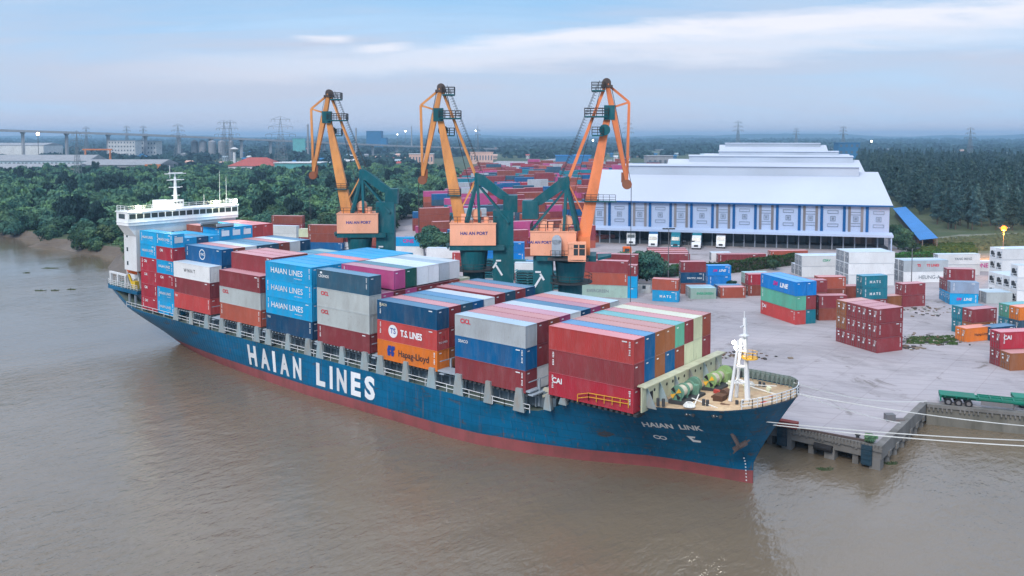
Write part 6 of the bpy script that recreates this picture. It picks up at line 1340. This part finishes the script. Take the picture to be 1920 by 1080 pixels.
# low hills on the horizon
rng_ = random.Random(4); mb = MB(); vs = []; N_ = 150
for i in range(N_ + 1):
    c_ = -500 + 2900 * i / N_; D0 = 7600; h_ = 52 + 9 * sin(i * .21) + 5 * sin(i * .7 + 1) + rng_.uniform(-2.5, 2.5) + (22 * math.exp(-((c_ - 1530) / 75) ** 2)) + (5 if c_ > 1350 else 0)
    for dd, z in ((0, 0), (350, h_ * .8), (800, h_), (2200, 20)): x, y, _ = V(c_, 300, D0 + dd); vs.append((x, y, z))
mb.add(vs, [(4 * i + k, 4 * i + 4 + k, 4 * i + 5 + k, 4 * i + 1 + k) for i in range(N_) for k in range(3)]); tag(mb.build('hills', paint('hill_green', (.035, .07, .055), .95, .5, (.08, .10, .08), .004, streak=False)), 'low blue green hills along the horizon', 'hills', kind='structure')
def bld(c0, c1, ytop, ybase, D_, mat, lab, name='building', depth=30, roofm=None, rise=0, win=0, cat=None, floors=3, group=None, hip=False):
    a, b_ = V(c0, ybase, D_), V(c1, ybase, D_); zt = V(c0, ytop, D_)[2]; L_ = math.hypot(b_[0] - a[0], b_[1] - a[1]); H_ = zt - 3.4
    o_ = empty(name, (a[0], a[1], 3.4), YAW, lab, cat or name, group); mb = MB(); mb.bx(0, L_, 0, depth, 0, H_ - rise); mb.build('wall', mat, o_)
    mb = MB(); e = .8
    if hip: i_ = min(L_ * .3, depth * .5); mb.add([(-e, -e, H_ - rise), (L_ + e, -e, H_ - rise), (L_ + e, depth + e, H_ - rise), (-e, depth + e, H_ - rise), (i_, depth / 2, H_), (L_ - i_, depth / 2, H_)], [(0, 1, 5, 4), (1, 2, 5), (2, 3, 4, 5), (3, 0, 4)])
    elif rise: mb.add([(-e, -e, H_ - rise), (L_ + e, -e, H_ - rise), (L_ + e, depth / 2, H_), (-e, depth / 2, H_), (L_ + e, depth + e, H_ - rise), (-e, depth + e, H_ - rise)], [(0, 1, 2, 3), (3, 2, 4, 5), (1, 4, 2), (0, 3, 5)])
    else: mb.bx(-e, L_ + e, -e, depth + e, H_, H_ + .6)
    mb.build('roof', roofm or mat, o_)
    if win:
        mb = MB(); fh = (H_ - rise) / floors
        for f_ in range(floors):
            for i in range(win): x = (i + .5) * L_ / win; mb.bx(x - L_ / win * .22, x + L_ / win * .22, -.12, 0, f_ * fh + fh * .35, f_ * fh + fh * .75)
        mb.build('window', paint('far_window', (.10, .13, .16), .4), o_)
    return o_
mW = paint('far_white', (.62, .62, .62), .7, .2); mP = paint('far_peach', (.66, .42, .34), .7, .2); mR = paint('far_red_roof', (.45, .10, .085), .7, .3, streak=False); mBl = paint('far_blue', (.02, .16, .34), .6, .2); mT = paint('far_teal', (.12, .38, .38), .6, .2); mG = paint('far_grey', (.30, .31, .33), .8, .3); mBr = paint('far_brown', (.20, .13, .11), .8, .4); mLb = paint('far_light_blue', (.40, .50, .55), .6, .2)
bld(-40, 165, 291, 322, 900, mLb, 'long pale blue shed with grey roof at the left edge', depth=45, roofm=mG, rise=6, win=26, floors=2, cat='shed')
bld(-40, 135, 308, 342, 800, mBr, 'brown rusty shed before the pale blue one at left', depth=40, roofm=mG, rise=4, cat='shed')
bld(100, 160, 318, 350, 740, mBr, 'dark brown open works building beside the left sheds', depth=40, roofm=mBr, rise=2, win=8, floors=1)
bld(150, 298, 300, 330, 860, mG, 'grey low factory with dark windows left of the ship mast', depth=50, roofm=mG, rise=5, win=10, floors=1, cat='factory')
bld(-20, 82, 268, 292, 1400, mW, 'far white shed with red roof under the viaduct', depth=60, roofm=mG, rise=4)
bld(203, 254, 264, 297, 1400, mW, 'white apartment block with dark windows, left one of the two', depth=25, roofm=mG, win=9, floors=5, cat='apartment block')
bld(259, 293, 265, 292, 1450, mW, 'smaller white apartment block joined right of the other', depth=25, roofm=mG, win=6, floors=4, cat='apartment block')
bld(428, 516, 296, 324, 780, mW, 'white villa under a wide red hipped roof', depth=38, roofm=mR, rise=7.5, win=8, floors=2, hip=True, cat='house')
bld(515, 600, 306, 328, 770, mT, 'pale teal flat building right of the red roofed villa', depth=30, roofm=mW, win=3, floors=1)
bld(553, 575, 326, 338, 700, mLb, 'small white and blue house below the teal building', depth=10, roofm=mW, win=3, floors=1, cat='house')
bld(687, 714, 246, 268, 2100, mBl, 'dark blue block tower standing alone on the plain', depth=40, roofm=mBl)
bld(714, 724, 259, 268, 2100, mBl, 'low blue annex of the dark blue block', depth=30, roofm=mBl)
bld(767, 812, 289, 302, 1150, mP, 'peach flat roofed building left of the second crane boom', depth=18, roofm=mW, win=8, floors=1)
bld(882, 924, 286, 300, 1200, mP, 'peach building with arched windows right of the second boom', depth=18, roofm=mP, win=8, floors=1)
bld(1043, 1108, 292, 301, 1150, mBl, 'long blue roofed shed behind the pink containers', depth=22, roofm=mBro if False else M_bro, cat='shed')
bld(1214, 1262, 293, 313, 950, mG, 'grey concrete building with dark slots left of the warehouses', depth=24, roofm=mG, win=5, floors=1)
bld(549, 572, 260, 273, 1600, mT, 'teal billboard like block behind the pylon', depth=6, roofm=mT)
bld(1572, 1612, 268, 290, 1300, mBl, 'blue steel plant frame beyond the last warehouse', depth=20, roofm=mBl, win=4, floors=3)
for i, (c_, w_) in enumerate(((365, 12), (380, 14), (398, 14), (416, 13), (433, 8))):
    a = V(c_, 292, 1500); o_ = empty('silo', (a[0], a[1], 3.4), 0, f'grey grain silo, {ORD[i]} from the left under the viaduct', 'silo', 'silos under the viaduct'); r_ = w_ / FPX * 1500 / 2; mb = MB(); mb.cyl((0, 0, 0), (0, 0, 30), r_, n=16); mb.build('silo_body', mG, o_); mb = MB(); mb.cyl((0, 0, 30), (0, 0, 33), r_, .5, n=16); mb.build('roof', mG, o_)
a = V(440, 315, 900); o_ = empty('water_tower', (a[0], a[1], 3.4), 0, 'white mushroom shaped water tower above the red roof', 'water tower'); zt = V(440, 276, 900)[2] - 3.4; mb = MB(); mb.cyl((0, 0, 0), (0, 0, zt - 4), 1.6, 1.4, 12); mb.build('shaft', mW, o_); mb = MB(); mb.cyl((0, 0, zt - 5), (0, 0, zt - 2), 1.6, 4.6, 16); mb.cyl((0, 0, zt - 2), (0, 0, zt), 4.6, 1.0, 16); mb.build('tank', mW, o_)
# gantries
for i, (c0, c1, yt, yb, d_) in enumerate(((160, 208, 279, 297, 950), (278, 299, 308, 327, 800))):
    a, b_ = V(c0, yb, d_), V(c1, yb, d_); o_ = empty('gantry_crane', (a[0], a[1], 3.4), YAW, ('orange gantry crane beside the pale blue shed', 'small orange gantry at the end of the grey factory')[i], 'gantry'); L_ = math.hypot(b_[0] - a[0], b_[1] - a[1]); h_ = V(c0, yt, d_)[2] - 3.4; mg = paint('gantry_orange', (.62, .20, .06), .6, .3)
    mb = MB(); mb.bx(-3, L_ + 1, 0, 1.4, h_ - 1.6, h_); mb.build('beam', mg, o_)
    for x in (0, L_ - 1): mb = MB(); mb.bar((x, -2, 0), (x, .5, h_ - 1), 1.0); mb.bar((x, 4, 0), (x, .8, h_ - 1), 1.0); mb.build('leg', mg, o_)
# small houses of the distant town
hr = random.Random(8); HC = [('white', mW), ('grey', mG), ('pink', mP), ('red roofed', mR), ('blue', mBl), ('pale blue', mLb)]
zones = [(415, 600, 1050, 2200, 24, 'left of the first crane'), (120, 420, 950, 1500, 12, 'by the left factories'), (600, 770, 900, 1500, 34, 'between the first two cranes'), (0, 420, 1500, 3200, 30, 'beyond the viaduct at left'), (640, 860, 1700, 3600, 26, 'on the crane horizon'), (1110, 1340, 1100, 1700, 26, 'beyond the left warehouse corner'), (860, 1110, 1400, 2600, 14, 'above the pink containers'), (1620, 1900, 1300, 2600, 8, 'beyond the right wood')]
for c0, c1, d0, d1, n, where in zones:
    items = sorted(hr.uniform(c0, c1) for _ in range(n))
    for i, c_ in enumerate(items):
        d_ = hr.uniform(d0, d1); nm, m_ = hr.choice(HC); w_ = hr.uniform(4, 10) * 900 / d_ + 2; base_y = 256.5 + FPX * 38.4 / d_; h_px = hr.uniform(5, 11) * FPX / d_
        bld(c_, c_ + w_, base_y - h_px, base_y, d_, mW if nm == 'red roofed' else m_, f'small {nm} house {where}, number {i + 1} counted from the left'.replace('number ' + str(i + 1) + ' counted', ORD[i] + ' one' if i < 20 else ORD[i - 20] + ' past twentieth'), 'house', depth=9, roofm=m_, rise=2.0, group='small houses of the distant town ' + where, win=2, floors=1)
# pylons
def pylon(c_, ytop, d_, lab, arms=3, wide=1.0):
    a = V(c_, 300, d_); H_ = V(c_, ytop, d_)[2] - 3.4; o_ = empty('pylon', (a[0], a[1], 3.4), YAW, lab, 'pylon', 'power line pylons on the plain'); s_ = H_ * .085 * wide; mb = MB(); w_ = max(.16, d_ * .00022)
    for sx_ in (-1, 1):
        for sy in (-1, 1): mb.bar((sx_ * s_, sy * s_, 0), (sx_ * s_ * .25, sy * s_ * .25, H_ * .72), w_ * 1.4); mb.bar((sx_ * s_ * .25, sy * s_ * .25, H_ * .72), (0, 0, H_), w_)
    for k in range(9):
        f0, f1 = k / 9, (k + 1) / 9; h0, h1 = H_ * .72 * f0, H_ * .72 * f1; r0, r1 = s_ * (1 - .75 * f0), s_ * (1 - .75 * f1)
        for sy in (-1, 1): mb.bar((-r0, sy * r0, h0), (r1, sy * r1, h1), w_); mb.bar((r0, sy * r0, h0), (-r1, sy * r1, h1), w_); mb.bar((-r0, sy * r0, h0), (r0, sy * r0, h0), w_)
    mb.build('lattice_tower', paint('galvanised', (.16, .18, .20), .6, .2), o_)
    for k in range(arms):
        z = H_ * (.72 + .12 * k); aw = H_ * (.16 - .03 * k) * wide; mb = MB(); mb.bar((-aw, 0, z), (aw, 0, z), w_ * 1.3); mb.bar((-aw, 0, z), (0, 0, z + H_ * .05), w_); mb.bar((aw, 0, z), (0, 0, z + H_ * .05), w_)
        for x in (-aw, -aw * .6, aw * .6, aw): mb.bar((x, 0, z), (x, 0, z - H_ * .04), w_ * 1.4)
        mb.build('cross_arm', paint('galvanised', (.16, .18, .20)), o_)
for c_, y_, d_, lab, ar, wd_ in ((527, 219, 780, 'big pylon with many arms left of the first crane', 3, 1.5), (421, 226, 1000, 'left one of the twin pylons above the silos', 3, 1.2), (433, 226, 1020, 'right one of the twin pylons above the silos', 3, 1.2), (335, 233, 1300, 'distant pylon above the viaduct right of the white flats', 3, 1.3), (145, 246, 640, 'dark pylon between the sheds and the white flats', 3, .8), (1177, 229, 1500, 'lone pylon seen right of the third crane', 3, 1), (1383, 227, 1900, 'lone pylon above the middle of the warehouses', 3, 1), (1580, 237, 1900, 'lone pylon beside the blue plant frame', 3, 1), (1818, 239, 1250, 'lone pylon rising over the right hand wood', 3, 1), (896, 234, 1500, 'slim pylon between the second and third crane', 2, .5), (843, 262, 1700, 'small pylon low beside the second crane', 2, .8), (270, 236, 1800, 'tiny far pylon left of the ship mast', 3, 1), (163, 238, 1500, 'tiny far pylon above the left sheds', 3, 1), (239, 236, 1900, 'tiny far pylon between the others at left', 3, 1), (1492, 240, 2600, 'faint tiny pylon on the horizon before the hill', 3, 1)):
    pylon(c_, y_, d_, lab, ar, wd_)
for c_, y_, d_, lab in ((668, 240, 1500, 'thin grey chimney left of the dark blue block'), (578, 233, 1400, 'dark slim chimney behind the first crane jib'), (772, 236, 2200, 'far thin chimney by the second crane jib')):
    a = V(c_, 300, d_); o_ = empty('chimney', (a[0], a[1], 3.4), 0, lab, 'chimney', 'thin distant chimneys'); mb = MB(); mb.cyl((0, 0, 0), (0, 0, V(c_, y_, d_)[2] - 3.4), 2.2, 1.4, 8); mb.build('stack', mG, o_)
# viaduct
va = empty('viaduct', (0, 0, 0), 0, 'long concrete motorway viaduct crossing the plain', 'viaduct'); M_via = paint('viaduct_concrete', (.36, .36, .38), .8, .3)
vp = [(-260, 238.5, 1250), (0, 243.5, 1320), (240, 251, 1420), (480, 261, 1560), (720, 272, 1750), (1000, 281, 2050), (1330, 280, 2600), (1700, 276, 2900), (2100, 279, 3100)]
P3 = [np.array(V(c_, y_, d_)) for c_, y_, d_ in vp]; mb = MB(); mr = MB()
for a, b_ in zip(P3[:-1], P3[1:]): mb.bar(a - (0, 0, 1.3), b_ - (0, 0, 1.3), 16, 2.6)
mb.build('deck', M_via, va)
for a, b_ in zip(P3[:-1], P3[1:]):
    d2 = (b_ - a)[:2]; d2 = d2 / np.linalg.norm(d2); o2 = np.array([d2[1], -d2[0], 0]) * 7.8; mr.bar(a + o2 + (0, 0, .5), b_ + o2 + (0, 0, .5), .3, 1.0)
mr.build('parapet', paint('parapet', (.36, .37, .40), .8), va)
for a, b_ in zip(P3[:6], P3[1:7]):
    L_ = np.linalg.norm(b_ - a); n = int(L_ / 55)
    for i in range(n):
        p_ = a + (b_ - a) * (i + .5) / n
        if p_[2] < 8: continue
        mb = MB(); mb.bx(p_[0] - 2.6, p_[0] + 2.6, p_[1] - 1.6, p_[1] + 1.6, 3, p_[2] - 2.5); mb.bx(p_[0] - 5, p_[0] + 5, p_[1] - 2, p_[1] + 2, p_[2] - 4.5, p_[2] - 2.4); mb.build('pier', M_via, va)
p_ = V(71, 251, 1300); lp = empty('flood_light', p_, 0, 'lit orange lamp under the viaduct at the far left', 'lamp'); lampball(lp, (0, 0, 0), 2.2, emit('far_orange', (1, .55, .25), 14)); mb = MB(); mb.cyl((0, 0, 3.4 - p_[2]), (0, 0, -1), .5, n=6); mb.build('post', M_rod, lp)
for i, (c_, y_, d_, r_) in enumerate(((1700, 291, 1200, 1.3), (1634, 265, 2400, 2.4), (760, 246, 2300, 2.2), (745, 252, 2300, 1.6), (892, 245, 2500, 2.2), (600, 252, 1600, 1.3), (1112, 263, 2200, 2.2))):
    p_ = V(c_, y_, d_); lp = empty('flood_light', p_, 0, ('greenish lit lamp group behind the right hand wood', 'tiny white lamp on the far road at right', 'tiny white lamp far behind the second crane', 'tiny lamp left of the far white one', 'tiny white lamp above the distant yard', 'tiny lamp behind the first crane', 'tiny white lamp by the third crane boom')[i], 'lamp', 'tiny lit lamps on the plain'); lampball(lp, (0, 0, 0), r_, emit('far_lamp', (1, .95, .75), 8)); mb = MB(); mb.cyl((0, 0, 3.4 - p_[2]), (0, 0, 0), .4, n=5); mb.build('post', M_rod, lp)
# roads on the plain
def road(pts, w_, lab, nm='road'):
    mb = MB(); P_ = [np.array(G(a, b_, 3.55)) for a, b_ in pts]
    for i, (a, b_) in enumerate(zip(P_[:-1], P_[1:])):
        d2 = (b_ - a)[:2]; d2 = d2 / np.linalg.norm(d2) * w_; n2 = np.array([-d2[1], d2[0], 0]); z_ = np.array([0, 0, .05 * i]); mb.add([a - n2 + z_, b_ - n2 + z_, b_ + n2 + z_, a + n2 + z_], [(0, 1, 2, 3)])
    tag(mb.build(nm, paint('road_grey', (.34, .34, .36), .9, .3, streak=False)), lab, 'road', kind='structure')
road([(1640, 266.5), (1655, 273), (1672, 290)], 9, 'pale straight road leading off at far right'); road([(860, 276), (1000, 283), (1130, 288), (1330, 284)], 12, 'pale road crossing the plain behind the cranes')
road([(1000, 305), (1060, 296), (1100, 291)], 12, 'dirt track above the distant yard', 'dirt_track')
# ---------------------------------------------------------------- haze
mb = MB(); mb.bx(-10500, 10500, -10500, 10500, -3.0, 96); hz = mb.build('haze', []) if False else None
me = mb.mesh('haze', []); hm = D.materials.new('haze_air'); hm.use_nodes = True; t = hm.node_tree; t.nodes.clear(); ho = nd(t, 'ShaderNodeOutputMaterial'); pv = nd(t, 'ShaderNodeVolumePrincipled')
pv.inputs['Color'].default_value = (.46, .74, 1.0, 1); pv.inputs['Density'].default_value = 0.00018; pv.inputs['Anisotropy'].default_value = .3; t.links.new(pv.outputs[0], ho.inputs['Volume']); me.materials.append(hm)
hz = put('haze', me); tag(hz, 'thin bluish haze over the whole river plain', 'haze', kind='stuff')
